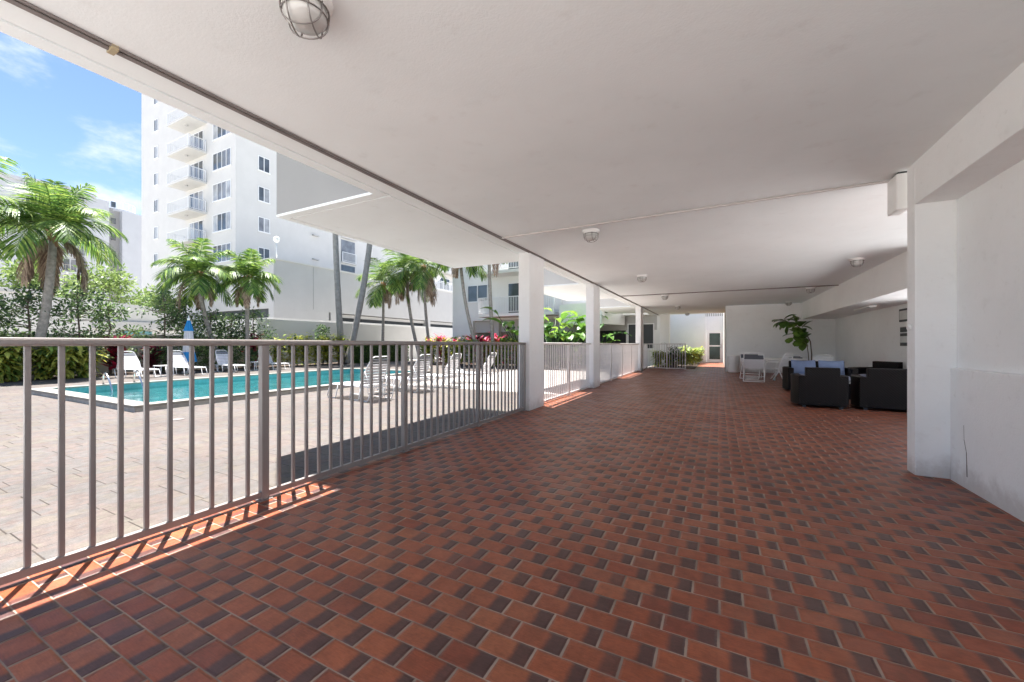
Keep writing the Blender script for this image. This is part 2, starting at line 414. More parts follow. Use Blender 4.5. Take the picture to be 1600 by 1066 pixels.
# main ceiling
ceil.box(gx[2], 1.95, -1.5, 5.1, CZ, CZ+T)  # cut short behind the camera, an added opening for bounce light
ceil.box(gx[2], 4.1, 5.1, 19.72, CZ, CZ+T)
ceil.box(gx[2], .3, 19.72, 24.0, CZ, CZ+T)
ceil.box(gx[0], gx[1], -1.5, 3.2, CZ, CZ+T-.001)
ceil.box(gx[1], gx[2], -1.5, 24, CZ+.02, CZ+T-.002)
ceil.build('ceiling', W_CEIL, hb)
for (a, b) in ((7.17, 10.62), (14.55, 18.02), (21.95, 24.0)):
    MB().box(gx[0], gx[1], a, b, CZ, CZ+T-.001).build('ceiling_edge', W_CEIL, hb)
for (a, b) in ((3.2, 7.17), (10.62, 14.55), (18.02, 21.95)):
    s_ = MB(); X0 = -5.15; g0, g1 = .11, .132
    s_.box(X0+g1, gx[1], a+g1, b-g1, CZ, CZ+.03)
    s_.box(X0, X0+g0, a, b, CZ, CZ+.03)
    s_.box(X0+g0, gx[1], a, a+g0, CZ, CZ+.03); s_.box(X0+g0, gx[1], b-g0, b, CZ, CZ+.03)
    s_.build('bay_soffit', W_CEIL, hb)
    MB().box(X0+.001, -3.4, a+.001, b-.001, CZ+.012, 7).build('bay_wall', W_GREY if a < 5 else W_OUT, hb)  # first bay's shade is painted in as grey; the other bays stay white
MB().box(-3.355, -3.0, -1.5, 24, CZ+T, 7).build('upper_wall', W_OUT, hb)
for (y0, y1) in ((6.50, 7.17), (10.66, 11.30), (18.1, 18.85)):
    MB().box(-3.24, -3.02, y0, y1, -.05, CZ).build('column', W_COL, hb, bev=.006)
MB().box(-2.9, -2.4, 23.5, 24.0, 0, CZ).build('column', W_COL, hb, bev=.006)
# right hand wall: recessed panel between pilasters under a lintel
MB().box(1.612, 1.828, 4.924, 4.929, .002, .10).build('skirting', W_WALL, hb)
MB().box(1.60, 1.95, 4.93, 5.10, 0, CZ).build('pilaster', W_WALL, hb, bev=.006)
MB().box(1.60, 1.95, -1.5, 4.928, 2.48, CZ).build('lintel', W_WALL, hb, bev=.004)
MB().box(1.60, 1.95, 1.2, 1.6, 0, 2.479).build('pilaster', W_WALL, hb, bev=.006)
MB().box(1.875, 2.05, 1.61, 4.925, .99, 2.479).build('wall', W_WALL, hb)
MB().box(1.83, 2.05, 1.61, 4.925, -.05, .988).build('lower_wall', W_WALL, hb, bev=.008)
MB().box(4.10, 4.4, 5.11, 5.4, 0, CZ-.004).build('pilaster', W_WALL, hb)
MB().box(3.0, 4.398, 9.0, 12.0, 2.20, CZ-.001).build('beam', W_WALL, hb)
MB().box(3.0, 4.098, 12.001, 19.70, 2.20, CZ-.001).build('beam', W_WALL, hb, bev=.004)
MB().box(4.10, 4.4, 11.9, 19.90, 0, CZ-.003).build('wall', W_WALL, hb)  # unseen gap left before this wall to let yard light in
MB().box(.30, 4.098, 19.702, 19.95, 0, CZ-.002).build('wall', W_WALL, hb)
MB().box(.30, .50, 19.95, 29.6, 0, 3.4).build('wall', W_OUT, hb)

def tagm(mb, name, mat, label, cat, loc, group=None, bev=0, smooth=False):
    return tag(mb.build(name, mat, None, bev, smooth, loc=loc), label, cat, group)
# conduits
m = MB(); m.tube([(-3.03,-1.4,CZ-.012),(-3.03,5.30,CZ-.012),(-3.00,5.42,CZ-.03),(-3.03,5.55,CZ-.012),(-3.03,24,CZ-.012)], .013, 8)
m.tube([(-2.992,-1.4,CZ-.008),(-2.992,24,CZ-.008)], .008, 6)
cd = tagm(m, 'conduit', CONDUIT, 'dark conduit running the length of the ceiling above the railing', 'conduit', (-3.03,0,CZ))
BRASS = simple('brass_clip', (.45,.36,.22), .5, .2)
for y in (.93,):
    MB().box(-3.055, -2.985, y, y+.03, CZ-.028, CZ).build('strap', BRASS, cd)
c1 = tagm(MB().tube([(-2.99,5.42,CZ-.014),(1.60,5.34,CZ-.014)], .014, 8), 'cross_conduit', CONDW, 'pale conduit crossing the ceiling nearest the camera, ending at the white wall box', 'conduit', (-2.9,5.42,CZ), 'conduits crossing the ceiling')
c2 = tagm(MB().tube([(-2.99,13.9,CZ-.014),(3.0,14.1,CZ-.014)], .014, 8), 'cross_conduit', CONDUIT, 'thin dark conduit crossing the ceiling halfway down the terrace', 'conduit', (-2.9,13.9,CZ), 'conduits crossing the ceiling')
bx = thing('wall_box', 'tall white plastic casing at the top of the right hand pilaster', 'electrical box', (1.6,5.2,2.5))
MB().box(1.53, 1.64, 5.12, 5.36, 2.50, 2.85).build('casing', PLAST, bx, bev=.012)
MB().box(1.55, 1.62, 5.15, 5.30, 2.852, CZ).build('bracket', DARK, bx)
tagm(MB().lathe((1.60,5.02,1.36), [(.0,-.0),(.02,0)], 12).tube([(1.60,5.02,1.36),(1.578,5.02,1.36)], .026, 12), 'round_fitting', PLAST, 'small round white fitting on the pilaster edge', 'fitting', (1.6,5.02,1.36))
# scuff, a long narrow dark scrape on the lower wall
m = MB(); pts = [(4.70,.52),(4.695,.40),(4.66,.30),(4.655,.20),(4.65,.10)]
for i in range(4):
    (y0,z0),(y1,z1) = pts[i], pts[i+1]; w = .003 + .002*i
    m.add([(1.8285,y0-w,z0),(1.8285,y0+w,z0),(1.8285,y1+w,z1),(1.8285,y1-w,z1)], [(0,1,2,3)])
m.build('scrape', simple('scrape_dark', (.26,.24,.22), .9), hb)

# ceiling lamps
def ceiling_lamp():
    t = thing('ceiling_light', '', 'ceiling light', (0,0,0), 'caged lamps on the terrace ceiling')
    MB().lathe((0,0,0), [(.118,0),(.118,-.014),(.105,-.03),(.092,-.038),(.092,-.05),(0,-.05)], 28).build('base', PLAST, t, smooth=False)
    MB().lathe((0,0,0), [(.090,-.05),(.093,-.085),(.088,-.12),(.068,-.15),(.035,-.166),(0,-.17)], 24).build('lens', LENS, t, smooth=True)
    g = MB()
    g.tube([(.100*cos(a), .100*sin(a), -.062) for a in [2*pi*i/24 for i in range(25)]], .0045, 6)
    g.tube([(.096*cos(a), .096*sin(a), -.105) for a in [2*pi*i/24 for i in range(25)]], .0035, 6)
    for off in (-.045, .045):
        for ax in (0, 1):
            pts = []
            r = math.sqrt(.1**2 - off**2)
            for i in range(15):
                a = pi*i/14; h_ = -r*cos(a); z = -.052 - .137*(sin(a)**.55 if 0 < i < 14 else 0)
                pts.append((h_, off, z) if ax == 0 else (off, h_, z))
            g.tube(pts, .0038, 6)
    g.build('wire_guard', WIRE, t, smooth=True)
    return t
lamp0 = ceiling_lamp()
lsp = [(-1.77,1.24,'caged ceiling light nearest the camera, cut off by the top of the frame'),
       (-1.66,5.72,'caged ceiling light just beyond the pale cross conduit'),
       (-1.64,10.0,'caged ceiling light between the first two cross conduits, left row'),
       (-1.60,14.35,'caged ceiling light right behind the dark cross conduit, left row'),
       (-1.55,18.6,'caged ceiling light before the ceiling steps at the far end, left row'),
       (-1.45,22.9,'farthest caged ceiling light, above the walkway to the glass door'),
       (2.40,9.95,'caged ceiling light beside the beam, nearest of the right row'),
       (2.42,14.45,'caged ceiling light beside the beam where the dark conduit ends'),
       (2.45,18.75,'caged ceiling light by the end wall, above the leaning fig plant')]
lamp0.scale = (1.06, 1.06, .84)
for i, (x, y, lb) in enumerate(lsp):
    if i == 0: place(lamp0, (x,y,CZ), .6); lamp0['label'] = lb
    else: dup(lamp0, (x,y,CZ), .6+i*.9, lb)
tagm(MB().box(3.45, 3.6, 13.3, 14.6, 2.15, 2.198), 'strip_light', PLAST, 'flat white strip light under the beam soffit', 'strip light', (3.5,14,2.2), bev=.01)

# picture frames on the far right wall
PAPER = simple('notice_paper', (.7,.7,.68), .7, .1)
INK = simple('notice_ink', (.10,.10,.10), .8, .2)
fr = thing('picture_frame', 'black framed notice on the side wall, upper of the two', 'frame', (4.09,13.2,1.9))
MB().box(4.07,4.098,12.9,13.45,1.76,2.08).build('frame', DARK, fr, bev=.004)
MB().box(4.062,4.069,12.95,13.40,1.81,2.03).build('paper', PAPER, fr)
fr = thing('notice_board', 'notice of three dark and pale panels below the black frame', 'notice', (4.09,13.2,1.4))
MB().box(4.075,4.098,12.9,13.4,1.15,1.64).build('backing', PAPER, fr)
for z0, z1 in ((1.16,1.24),(1.40,1.47),(1.50,1.62)):
    MB().box(4.066,4.074,12.93,13.37,z0,z1).build('dark_panel', INK, fr)

# ------------------------------------------------------------------ fences
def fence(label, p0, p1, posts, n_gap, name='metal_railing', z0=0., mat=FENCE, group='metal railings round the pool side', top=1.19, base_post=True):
    """posts: parameters in metres from p0; pickets divide each bay"""
    p0 = Vector((*p0, z0)); p1 = Vector((*p1, z0)); d = (p1-p0).normalized(); L = (p1-p0).length
    w = Vector((-d.y, d.x, 0)); up = Vector((0,0,1))
    t = thing(name, label, 'railing', tuple(p0), group)
    c = p0 + d*L/2
    MB().obox(c+up*(top+.022), d*L/2, w*.034, up*.022).build('top_rail', mat, t, bev=.013)
    MB().obox(c+up*.045, d*L/2, w*.019, up*.022).build('bottom_rail', mat, t, bev=.003)
    for s in posts:
        MB().obox(p0+d*s+up*(top/2), d*.027, w*.0265, up*(top/2)).build('post', mat, t, bev=.003)
        if base_post:
            MB().obox(p0+d*s+up*.004, d*.05, w*.045, up*.004).build('post_foot', mat, t, bev=.002)
    ed = sorted(set([0] + list(posts) + [L]))
    proto = None
    for a, b in zip(ed[:-1], ed[1:]):
        k = max(1, round((b-a)/n_gap))
        for i in range(1, k):
            s = a + (b-a)*i/k
            q = p0 + d*s
            if proto is None:
                t['_w'] = tuple(p0)
                proto = MB().obox(q+up*(.067+(top-.067)/2), d*.0115, w*.0115, up*((top-.067)/2)).build('picket', mat, t, bev=.002); s0 = s
            else:
                o = proto.copy(); C.objects.link(o); o.location = d*(s-s0)
    return t
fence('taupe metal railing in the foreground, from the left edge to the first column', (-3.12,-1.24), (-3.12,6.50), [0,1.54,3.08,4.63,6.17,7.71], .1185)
fence('metal railing between the first and second columns', (-3.12,7.17), (-3.12,10.66), [1.72], .1185, mat=FENCE_LIT)
fence('metal railing between the second and third columns', (-3.12,11.30), (-3.12,18.1), [1.7,3.4,5.1], .1185, mat=FENCE_LIT)
fence('short metal railing beyond the third column', (-3.12,18.85), (-3.12,20.5), [1.62], .1185, mat=FENCE_LIT)
fence('metal railing crossing in front of the green courtyard bed', (-3.10,20.5), (-1.35,20.5), [.9,1.72], .1185, mat=FENCE_LIT)

# ------------------------------------------------------------------ loungers, tables, umbrella
def lounger(first='white'):
    t = thing('sun_lounger', '', 'sun lounger', (0,0,0), 'sun loungers round the pool')
    # length along +X (foot at +X), back rises towards -X
    fr = MB()
    for s in (-1, 1):
        fr.tube([(-.55,s*.33,.36),(0,s*.33,.36),(.9,s*.33,.36),(1.12,s*.33,.345)], .016, 8)
    fr.tube([(1.12,-.33,.345),(1.15,-.25,.34),(1.15,.25,.34),(1.12,.33,.345)], .016, 8)
    fr.tube([(-.55,-.33,.36),(-.55,.33,.36)], .014, 8)
    fr.build('frame', W_PURE, t, smooth=True)
    for x, k in ((.92,.14),(-.02,-.14)):
        for s in (-1,1):
            MB().tube([(x-.17,s*.335,.35),(x-.12,s*.36,.06),(x-.08,s*.36,.018),(x+.22,s*.36,.018),(x+.26,s*.36,.06),(x+.17,s*.335,.35)], .014, 8).build('leg', W_PURE, t, smooth=True)
    for s in (-1,1):
        MB().tube([(-.62,s*.335,.36),(-.50,s*.36,.06),(-.47,s*.36,.018),(-.24,s*.36,.018),(-.20,s*.36,.06),(-.28,s*.335,.35)], .014, 8).build('leg', W_PURE, t, smooth=True)
    st = MB()
    for i in range(14):
        x = -.10 + i*.088; st.box(x, x+.066, -.325, .325, .366, .374)
    st.build('seat', SLING, t)
    a = R(62); bx_, bz = -.14, .37
    P = lambda s, y, o=0: (bx_ - s*cos(a) + o*sin(a), y, bz + s*sin(a) + o*cos(a))
    bf = MB()
    bf.tube([P(0,-.33),P(.30,-.335),P(.70,-.27),P(.78,-.24),P(.815,-.18),P(.815,.18),P(.78,.24),P(.70,.27),P(.30,.335),P(0,.33)], .016, 8)
    bf.tube([P(.66,-.28),P(.66,.28)], .010, 6)
    bf.tube([P(.42,-.33),(-.52,-.33,.36)], .010, 6); bf.tube([P(.42,.33),(-.52,.33,.36)], .010, 6)
    b = bf.build('back_frame', W_PURE, t, smooth=True)
    bs2 = MB()
    for i in range(7):
        s = .02 + i*.083; w = .33 - max(0, (s-.3))*.13
        p = [P(s,-w,.012),P(s,w,.012),P(s+.066,w,.012),P(s+.066,-w,.012)]
        q = [P(s,-w,.018),P(s,w,.018),P(s+.066,w,.018),P(s+.066,-w,.018)]
        bs2.add(p+q, [(3,2,1,0),(4,5,6,7),(0,1,5,4),(1,2,6,5),(2,3,7,6),(3,0,4,7)])
    bs2.build('backrest', SLING, t)
    hd = MB(); p = [P(.605,-.285,.012),P(.605,.285,.012),P(.74,.255,.012),P(.74,-.255,.012)]; q = [P(.605,-.285,.02),P(.605,.285,.02),P(.74,.255,.02),P(.74,-.255,.02)]
    hd.add(p+q, [(3,2,1,0),(4,5,6,7),(0,1,5,4),(1,2,6,5),(2,3,7,6),(3,0,4,7)])
    hd.build('headrest', GREYB, t)
    return t
L0 = lounger(); L0.scale = (.93,)*3
spots = [(-20.3,6.95,.12,'white sun lounger with grey headrest beyond the pool, first from the left'),
         (-20.3,8.55,.10,'white sun lounger with grey headrest, right of the closed umbrella beyond the pool'),
         (-20.4,10.35,.08,'white sun lounger beyond the pool under the leaning palms, third from the left'),
         (-20.5,12.35,.1,'white sun lounger beyond the pool, seen behind the thick railing post'),
         (-7.35,6.75,pi-.10,'sun lounger nearest the railing on the near side of the pool'),
         (-7.55,8.55,pi-.05,'sun lounger second from the camera in the near row, right of the railing post'),
         (-7.45,9.85,pi+.03,'sun lounger third from the camera in the near row'),
         (-7.05,11.3,pi+.10,'last sun lounger of the near row, by the yellow crotons')]
for i, (x, y, a, lb) in enumerate(spots):
    if i == 0: place(L0, (x,y,GZ), a); L0['label'] = lb
    else: dup(L0, (x,y,GZ), a, lb)
def side_table():
    t = thing('side_table', '', 'side table', (0,0,0), 'low side tables between the loungers')
    MB().box(-.24,.24,-.24,.24,.42,.445).build('table_top', PLAST, t, bev=.01)
    for s in (-1,1):
        MB().tube([(s*.22,-.2,.42),(s*.24,-.22,.1),(s*.24,-.2,.015),(s*.24,.2,.015),(s*.24,.22,.1),(s*.22,.2,.42)], .013, 8).build('leg', W_PURE, t, smooth=True)
    return t
t0 = side_table(); place(t0, (-19.9,7.75,GZ), .1); t0['label'] = 'low white side table between the first two far loungers'
dup(t0, (-20.1,11.45,GZ), .1, 'low white side table between the last two far loungers')
dup(t0, (-7.9,7.7,GZ), .1, 'low white side table beside the nearest lounger')
dup(t0, (-7.7,10.75,GZ), .1, 'low white side table between the two farthest near-row loungers')
um = thing('umbrella', 'closed blue and white patio umbrella standing behind the loungers', 'umbrella', (-21.4,9.25,GZ))
MB().tube([(-21.4,9.25,GZ),(-21.4,9.25,2.5)], .02, 8).build('pole', W_PURE, um, smooth=True)
def closed(z0, z1, r0, r1, nf=8):
    m = MB(); vs = []; fs = []; n = nf*4; K = 6
    for k in range(K+1):
        f = k/K; z = z0+(z1-z0)*f; r = r0+(r1-r0)*f
        for j in range(n):
            q = r*(1+.28*cos(nf*2*pi*j/n)); vs.append((-21.4+q*cos(2*pi*j/n), 9.25+q*sin(2*pi*j/n), z))
    for k in range(K):
        for j in range(n): fs.append((k*n+j, k*n+(j+1)%n, (k+1)*n+(j+1)%n, (k+1)*n+j))
    return m.add(vs, fs)
closed(.40,.85,.26,.19).build('canopy', BLUEC, um, smooth=True)
closed(.85,1.85,.19,.13).build('canopy', SLING, um, smooth=True)
closed(1.80,2.28,.16,.05).build('canopy', BLUEC, um, smooth=True)
MB().lathe((-21.4,9.25,2.28), [(.05,0),(.055,.08),(.03,.13),(0,.14)], 12).build('finial', PLAST, um, smooth=True)
MB().lathe((-21.4,9.25,GZ), [(.25,0),(.25,.06),(.06,.1),(.04,.3),(0,.3)], 20).build('base', CONC, um)

# ------------------------------------------------------------------ terrace furniture
def armchair(w, name, label, cat='armchair', cushions=0, group=None, loc=(0,0,0)):
    """back at -Y side, sits facing +Y"""
    t = thing(name, label, cat, (0,0,0), group)
    hw = w/2
    MB().box(-hw+.13, hw-.13, 0, .74, .05, .30).build('seat_base', WICK, t, bev=.01)
    bk = MB(); n = 12; vs = []
    MB().box(-hw+.12, hw-.12, -.02, .13, .045, .76).build('backrest', WICK, t, bev=.015)
    for s in (-1,1):
        # curved arm: plan bows outward, lower than the back
        m = MB(); K = 10; ins = []; out = []
        for k in range(K+1):
            f = k/K; y = -.02 + .80*f
            bow = .07*sin(pi*f)
            out.append((s*(hw-.01+bow), y)); ins.append((s*(hw-.13+bow*.4), y))
        z0, z1 = .045, .60
        vs = [(x,y,z0) for x,y in out]+[(x,y,z0) for x,y in ins]+[(x,y,z1) for x,y in out]+[(x,y,z1) for x,y in ins]
        q = K+1; fs = []
        for k in range(K):
            fs += [(k,k+1,2*q+k+1,2*q+k),(q+k+1,q+k,3*q+k,3*q+k+1),(2*q+k,2*q+k+1,3*q+k+1,3*q+k),(k+1,k,q+k,q+k+1)]
        fs += [(0,2*q,3*q,q),(K,q+K,3*q+K,2*q+K)]
        if s < 0: fs = [tuple(reversed(f)) for f in fs]
        m.add(vs, fs).build('arm', WICK, t, bev=.012)
    for sx in (-1,1):
        for y in (.03,.70):
            MB().box(sx*(hw-.10)-.025, sx*(hw-.10)+.025, y, y+.05, 0, .048).build('foot', DARK, t)
    if w < 1.2: MB().box(-hw+.14, hw-.14, .14, .76, .302, .43).build('seat_cushion', CUSHL, t, bev=.04)
    else:
        for s in (-1,1): MB().box(min(s*.005,s*(hw-.14)), max(s*.005,s*(hw-.14)), .14, .76, .302, .43).build('seat_cushion', CUSHL, t, bev=.04)
    if cushions:
        for s in (-1,1):
            m = MB(); x0, x1 = (s*.03, s*(hw-.15)); x0, x1 = min(x0,x1), max(x0,x1); K = 8; vs = []; fs = []
            for side in (0,1):
                for i in range(K+1):
                    for j in range(K+1):
                        u, v = i/K, j/K; puff = .075*(sin(pi*u)*sin(pi*v))**.45
                        pin = .02*sin(pi*u)
                        vs.append((x0+(x1-x0)*u, .24+(.5-v)*.12+(puff if side else -puff), .43+.36*v - (pin if j==K else 0)))
            o = (K+1)**2
            for i in range(K):
                for j in range(K):
                    a = i*(K+1)+j; fs += [(a,a+1,a+K+2,a+K+1),(o+a,o+a+K+1,o+a+K+2,o+a+1)]
            m.add(vs, fs).build('back_cushion', CUSH, t, smooth=True)
    return t
ac = armchair(.76, 'wicker_armchair', 'dark wicker armchair with its back to the camera, left of the sofa')
place(ac, (1.74,9.27,0), .0)
sf = armchair(1.75, 'wicker_sofa', 'dark wicker sofa with its back to the camera, partly behind the pilaster', 'sofa')
place(sf, (3.16,9.30,0), -.10)
lv = armchair(1.40, 'wicker_sofa', 'dark wicker sofa facing the camera with two blue back cushions', 'sofa', cushions=1)
place(lv, (2.27,12.95,0), pi+.0)
a3 = armchair(.84, 'wicker_armchair', 'dark wicker armchair with a pale seat cushion, at the right end of the blue sofa')
place(a3, (3.85,13.35,0), R(128))
ct = thing('coffee_table', 'low dark wicker coffee table with a pale glass top between the sofas', 'coffee table', (2.7,10.95,0))
MB().box(2.35,3.15,10.75,11.55,.03,.36).build('body', WICK, ct, bev=.01)
MB().box(2.30,3.20,10.70,11.60,.362,.378).build('table_top', CURT, ct, bev=.004)

def sling_chair(label):
    t = thing('folding_chair', label, 'folding chair', (0,0,0), 'white folding chairs by the table')
    # faces +Y, back towards -Y
    for s in (-1,1):
        MB().tube([(s*.27,.32,.02),(s*.27,-.02,.40),(s*.27,-.16,.62),(s*.27,-.30,.90)], .013, 8).build('back_upright', W_IN, t, smooth=True)
        MB().tube([(s*.285,-.30,.02),(s*.285,.0,.40),(s*.285,.18,.62)], .013, 8).build('leg', W_IN, t, smooth=True)
        MB().box(s*.29-.022, s*.29+.022, -.17, .26, .62, .645).build('armrest', W_IN, t, bev=.006)
    MB().tube([(-.285,-.30,.02),(.285,-.30,.02)], .013, 8).build('floor_bar', W_IN, t, smooth=True)
    MB().tube([(-.27,.32,.02),(.27,.32,.02)], .012, 8).build('floor_bar', W_IN, t, smooth=True)
    MB().tube([(-.27,-.285,.86),(-.25,-.30,.90),(-.2,-.31,.92),(.2,-.31,.92),(.25,-.30,.90),(.27,-.285,.86)], .014, 8).build('top_rail', W_IN, t, smooth=True)
    MB().tube([(-.28,-.16,.18),(.28,-.16,.18)], .010, 8).build('stretcher', W_IN, t, smooth=True)
    MB().add([(-.26,-.04,.425),(.26,-.04,.425),(.26,.24,.43),(-.26,.24,.43),(-.26,-.04,.432),(.26,-.04,.432),(.26,.24,.437),(-.26,.24,.437)],
             [(3,2,1,0),(4,5,6,7),(0,1,5,4),(1,2,6,5),(2,3,7,6),(3,0,4,7)]).build('seat', SLING_IN, t)
    K = [(-.035,.42),(-.14,.60),(-.215,.72)]
    m = MB()
    for (a,b),(c,d) in zip(K[:-1],K[1:]):
        m.add([(-.262,a,b),(.262,a,b),(.262,c,d),(-.262,c,d),(-.262,a-.008,b),(.262,a-.008,b),(.262,c-.008,d),(-.262,c-.008,d)], [(0,1,2,3),(7,6,5,4),(0,4,5,1),(2,6,7,3),(0,3,7,4),(1,5,6,2)])
    m.build('backrest', SLING_IN, t)
    a,b,c,d = -.216,.722,-.275,.85
    MB().add([(-.262,a,b),(.262,a,b),(.262,c,d),(-.262,c,d),(-.262,a-.008,b),(.262,a-.008,b),(.262,c-.008,d),(-.262,c-.008,d)], [(0,1,2,3),(7,6,5,4),(0,4,5,1),(2,6,7,3),(0,3,7,4),(1,5,6,2)]).build('headrest', GREYB, t)
    return t
f0 = sling_chair('white folding sling chair with a grey head band, nearest the camera'); place(f0, (1.03,14.95,0), -.10)
dup(f0, (1.02,16.15,0), -.25, 'white folding sling chair with a grey head band, behind the first one')
def patio_chair(label):
    t = thing('patio_chair', label, 'chair', (0,0,0), 'white patio chairs round the table')
    for s in (-1,1):
        MB().tube([(s*.27,.30,.0),(s*.27,.24,.55),(s*.27,.18,.63),(s*.27,-.18,.64),(s*.26,-.22,.64)], .015, 8).build('front_leg', W_IN, t, smooth=True)
        MB().tube([(s*.27,-.34,.0),(s*.26,-.15,.42),(s*.26,-.24,.70),(s*.24,-.28,.82)], .015, 8).build('back_leg', W_IN, t, smooth=True)
    MB().tube([(-.24,-.28,.82),(-.19,-.30,.87),(0,-.31,.88),(.19,-.30,.87),(.24,-.28,.82)], .016, 8).build('top_rail', W_IN, t, smooth=True)
    m = MB()
    for i in range(5):
        z = .50+.07*i; y = -.17-.33*(z-.42)*.75
        m.box(-.25,.25,y-.006,y+.002,z,z+.055)
    m.build('backrest', SLING_IN, t)
    m = MB()
    for i in range(6): m.box(-.26,.26,-.14+.066*i,-.14+.066*i+.055,.415,.425)
    m.build('seat', SLING_IN, t)
    return t
p0c = patio_chair('white patio chair in front of the round table, side on'); place(p0c, (1.72,15.15,0), .9)
dup(p0c, (2.72,15.05,0), .25, 'white patio chair whose rounded back shows above the blue sofa')
dup(p0c, (2.45,17.2,0), pi+.3, 'white patio chair on the far side of the round table')
tb_ = thing('patio_table', 'round white patio table among white chairs', 'table', (1.95,16.1,0))
MB().lathe((1.95,16.1,0), [(0,.685),(.64,.685),(.66,.695),(.66,.71),(.64,.72),(0,.722)], 40).build('table_top', W_IN, tb_)
for k in range(4):
    a = pi/4+k*pi/2
    MB().tube([(1.95+.10*cos(a),16.1+.10*sin(a),.68),(1.95+.16*cos(a),16.1+.16*sin(a),.35),(1.95+.45*cos(a),16.1+.45*sin(a),0)], .02, 8).build('leg', W_IN, tb_, smooth=True)
tagm(MB().box(2.15,2.50,16.2,16.5,.723,.76).box(2.2,2.45,16.25,16.45,.7605,.79), 'folded_mat', GREYB, 'dark folded pad lying on the round table', 'pad', (2.3,16.3,.72), bev=.008)
tc = thing('trash_can', 'white round litter bin against the end wall', 'bin', (.58,19.35,0))
MB().lathe((.58,19.35,0), [(.185,0),(.20,.02),(.225,.55),(.225,.56)], 32).build('body', PLAST, tc, smooth=False)
MB().lathe((.58,19.35,.56), [(.24,0),(.24,.04),(.235,.14),(.20,.17),(0,.175)], 32).build('lid', PLAST, tc, smooth=False)

# ------------------------------------------------------------------ vegetation helpers
def leaf(m, p, d, up, L, w, mi, droop=.25, seg=2):
    """lance shaped arching leaf"""
    d = d.normalized(); side = d.cross(up)
    if side.length < 1e-3: side = d.cross(Vector((1,0,0)))
    side.normalize()
    pts = []; q = Vector(p); dd = d.copy()
    prof = {2: (.25, 1, 0), 3: (.3, 1, .75, 0), 4: (.3,.9,1,.7,0)}[seg]
    vs = []
    for i in range(seg+1):
        ww = w*.5*prof[i]
        vs += [q - side*ww, q + side*ww] if i < seg else [q]
        dd = (dd + Vector((0,0,-droop))).normalized(); q = q + dd*(L/seg)
    fs = [(2*i,2*i+1,2*i+3,2*i+2) for i in range(seg-1)] + [(2*seg-2,2*seg-1,2*seg)]
    m.add(vs, fs, mi)
def rdir(zmin=-1):
    while True:
        v = Vector((random.uniform(-1,1),random.uniform(-1,1),random.uniform(zmin,1)))
        if .1 < v.length < 1: return v.normalized()
def frond(m, base, az, el, L, droop, mi_pool, ll=.42, n=46, drop2=.9):
    d = Vector((cos(az)*cos(el), sin(az)*cos(el), sin(el)))
    p = Vector(base); K = 14; pts = [p.copy()]; ds = [d.copy()]
    for i in range(K):
        d = (d + Vector((0,0,-droop*(.4+1.2*i/K)))).normalized(); p = p + d*(L/K)
        pts.append(p.copy()); ds.append(d.copy())
    m.tube(pts[::2], [.022*(1-i/8)+.004 for i in range(len(pts[::2]))], 4, mi_pool[0], cap=False)
    for i in range(n):
        f = .14 + .86*i/n; k = f*K; a = int(k); b = min(a+1, K); fr_ = k-a
        q = pts[a].lerp(pts[b], fr_); dd = ds[a].lerp(ds[b], fr_).normalized()
        sd = dd.cross(Vector((0,0,1)))
        if sd.length < .05: sd = Vector((-sin(az), cos(az), 0))
        sd.normalize(); un = sd.cross(dd).normalized()
        l_ = L*ll*(sin(pi*min(1,(.18+.82*f)))**.6+.12)*random.uniform(.85,1.1)
        for s in (-1,1):
            ld = sd*s*1.0 + dd*(.55+.5*f) + un*random.uniform(.0,.35) + Vector((0,0,-.15))
            mi = random.choice(mi_pool)
            leaf(m, q, ld, un, l_, .05*random.uniform(.8,1.2), mi, drop2*random.uniform(.2,.42), 3)
def palm(label, base, top, nf, L, seed, r0=.15, r1=.10, deadn=3, crown=True, bark=None, kind='palm_tree', dead_len=1.3, el0=1.4, lo=-.1, ll=.42, group='palms in the planting beds'):
    random.seed(seed)
    b = Vector(base); tp = Vector(top)
    t = thing(kind, label, 'palm tree', tuple(b), group)
    K = 26; pts = []; rs = []
    bend = Vector((tp.x-b.x, tp.y-b.y, 0))
    for i in range(K+1):
        f = i/K; q = b.lerp(tp, f) + bend*(.18*sin(pi*f)) - bend*0.0
        pts.append(q); rs.append((r0*(1-f)+r1*f)*(1+.35*max(0,.12-f)/.12) * (1+(.035 if i%2 else -.02)))
    MB().tube(pts, rs, 12).build('trunk', bark or BARK, t, smooth=True)
    if crown:
        m = MB()
        for i in range(nf):
            az = i*2.399 + random.uniform(-.2,.2); f = i/(nf-1)
            el = el0 + (lo-el0)*f + random.uniform(-.1,.1)
            frond(m, tp+Vector((0,0,.1)), az, el, L*random.uniform(.85,1.08)*(.75+.25*min(1,3*f+.2)), .10+.09*f, [0,0,1,2], ll=ll)
        m.build('crown', L_PALM, t)
        h = MB()
        for k in range(9):
            az = k*2.4; h.tube([tp+Vector((0,0,-.35)), tp+Vector((.10*cos(az),.10*sin(az),-.1)), tp+Vector((.20*cos(az),.20*sin(az),.22))], [.05,.06,.02], 6)
        h.tube([tp+Vector((0,0,-.45)), tp+Vector((0,0,0)), tp+Vector((0,0,.3))], [r1,r1*1.35,r1*.6], 10)
        h.build('frond_base', HUSK, t, smooth=True)
    for k in range(deadn):
        az = k*2.1+seed; m = MB()
        frond(m, tp+Vector((0,0,-.2)), az, .3, dead_len*random.uniform(.8,1.15), .55, [0,0,1], ll=.3, n=26, drop2=1.8)
        m.build('dead_frond', L_DEAD, t)
    return t
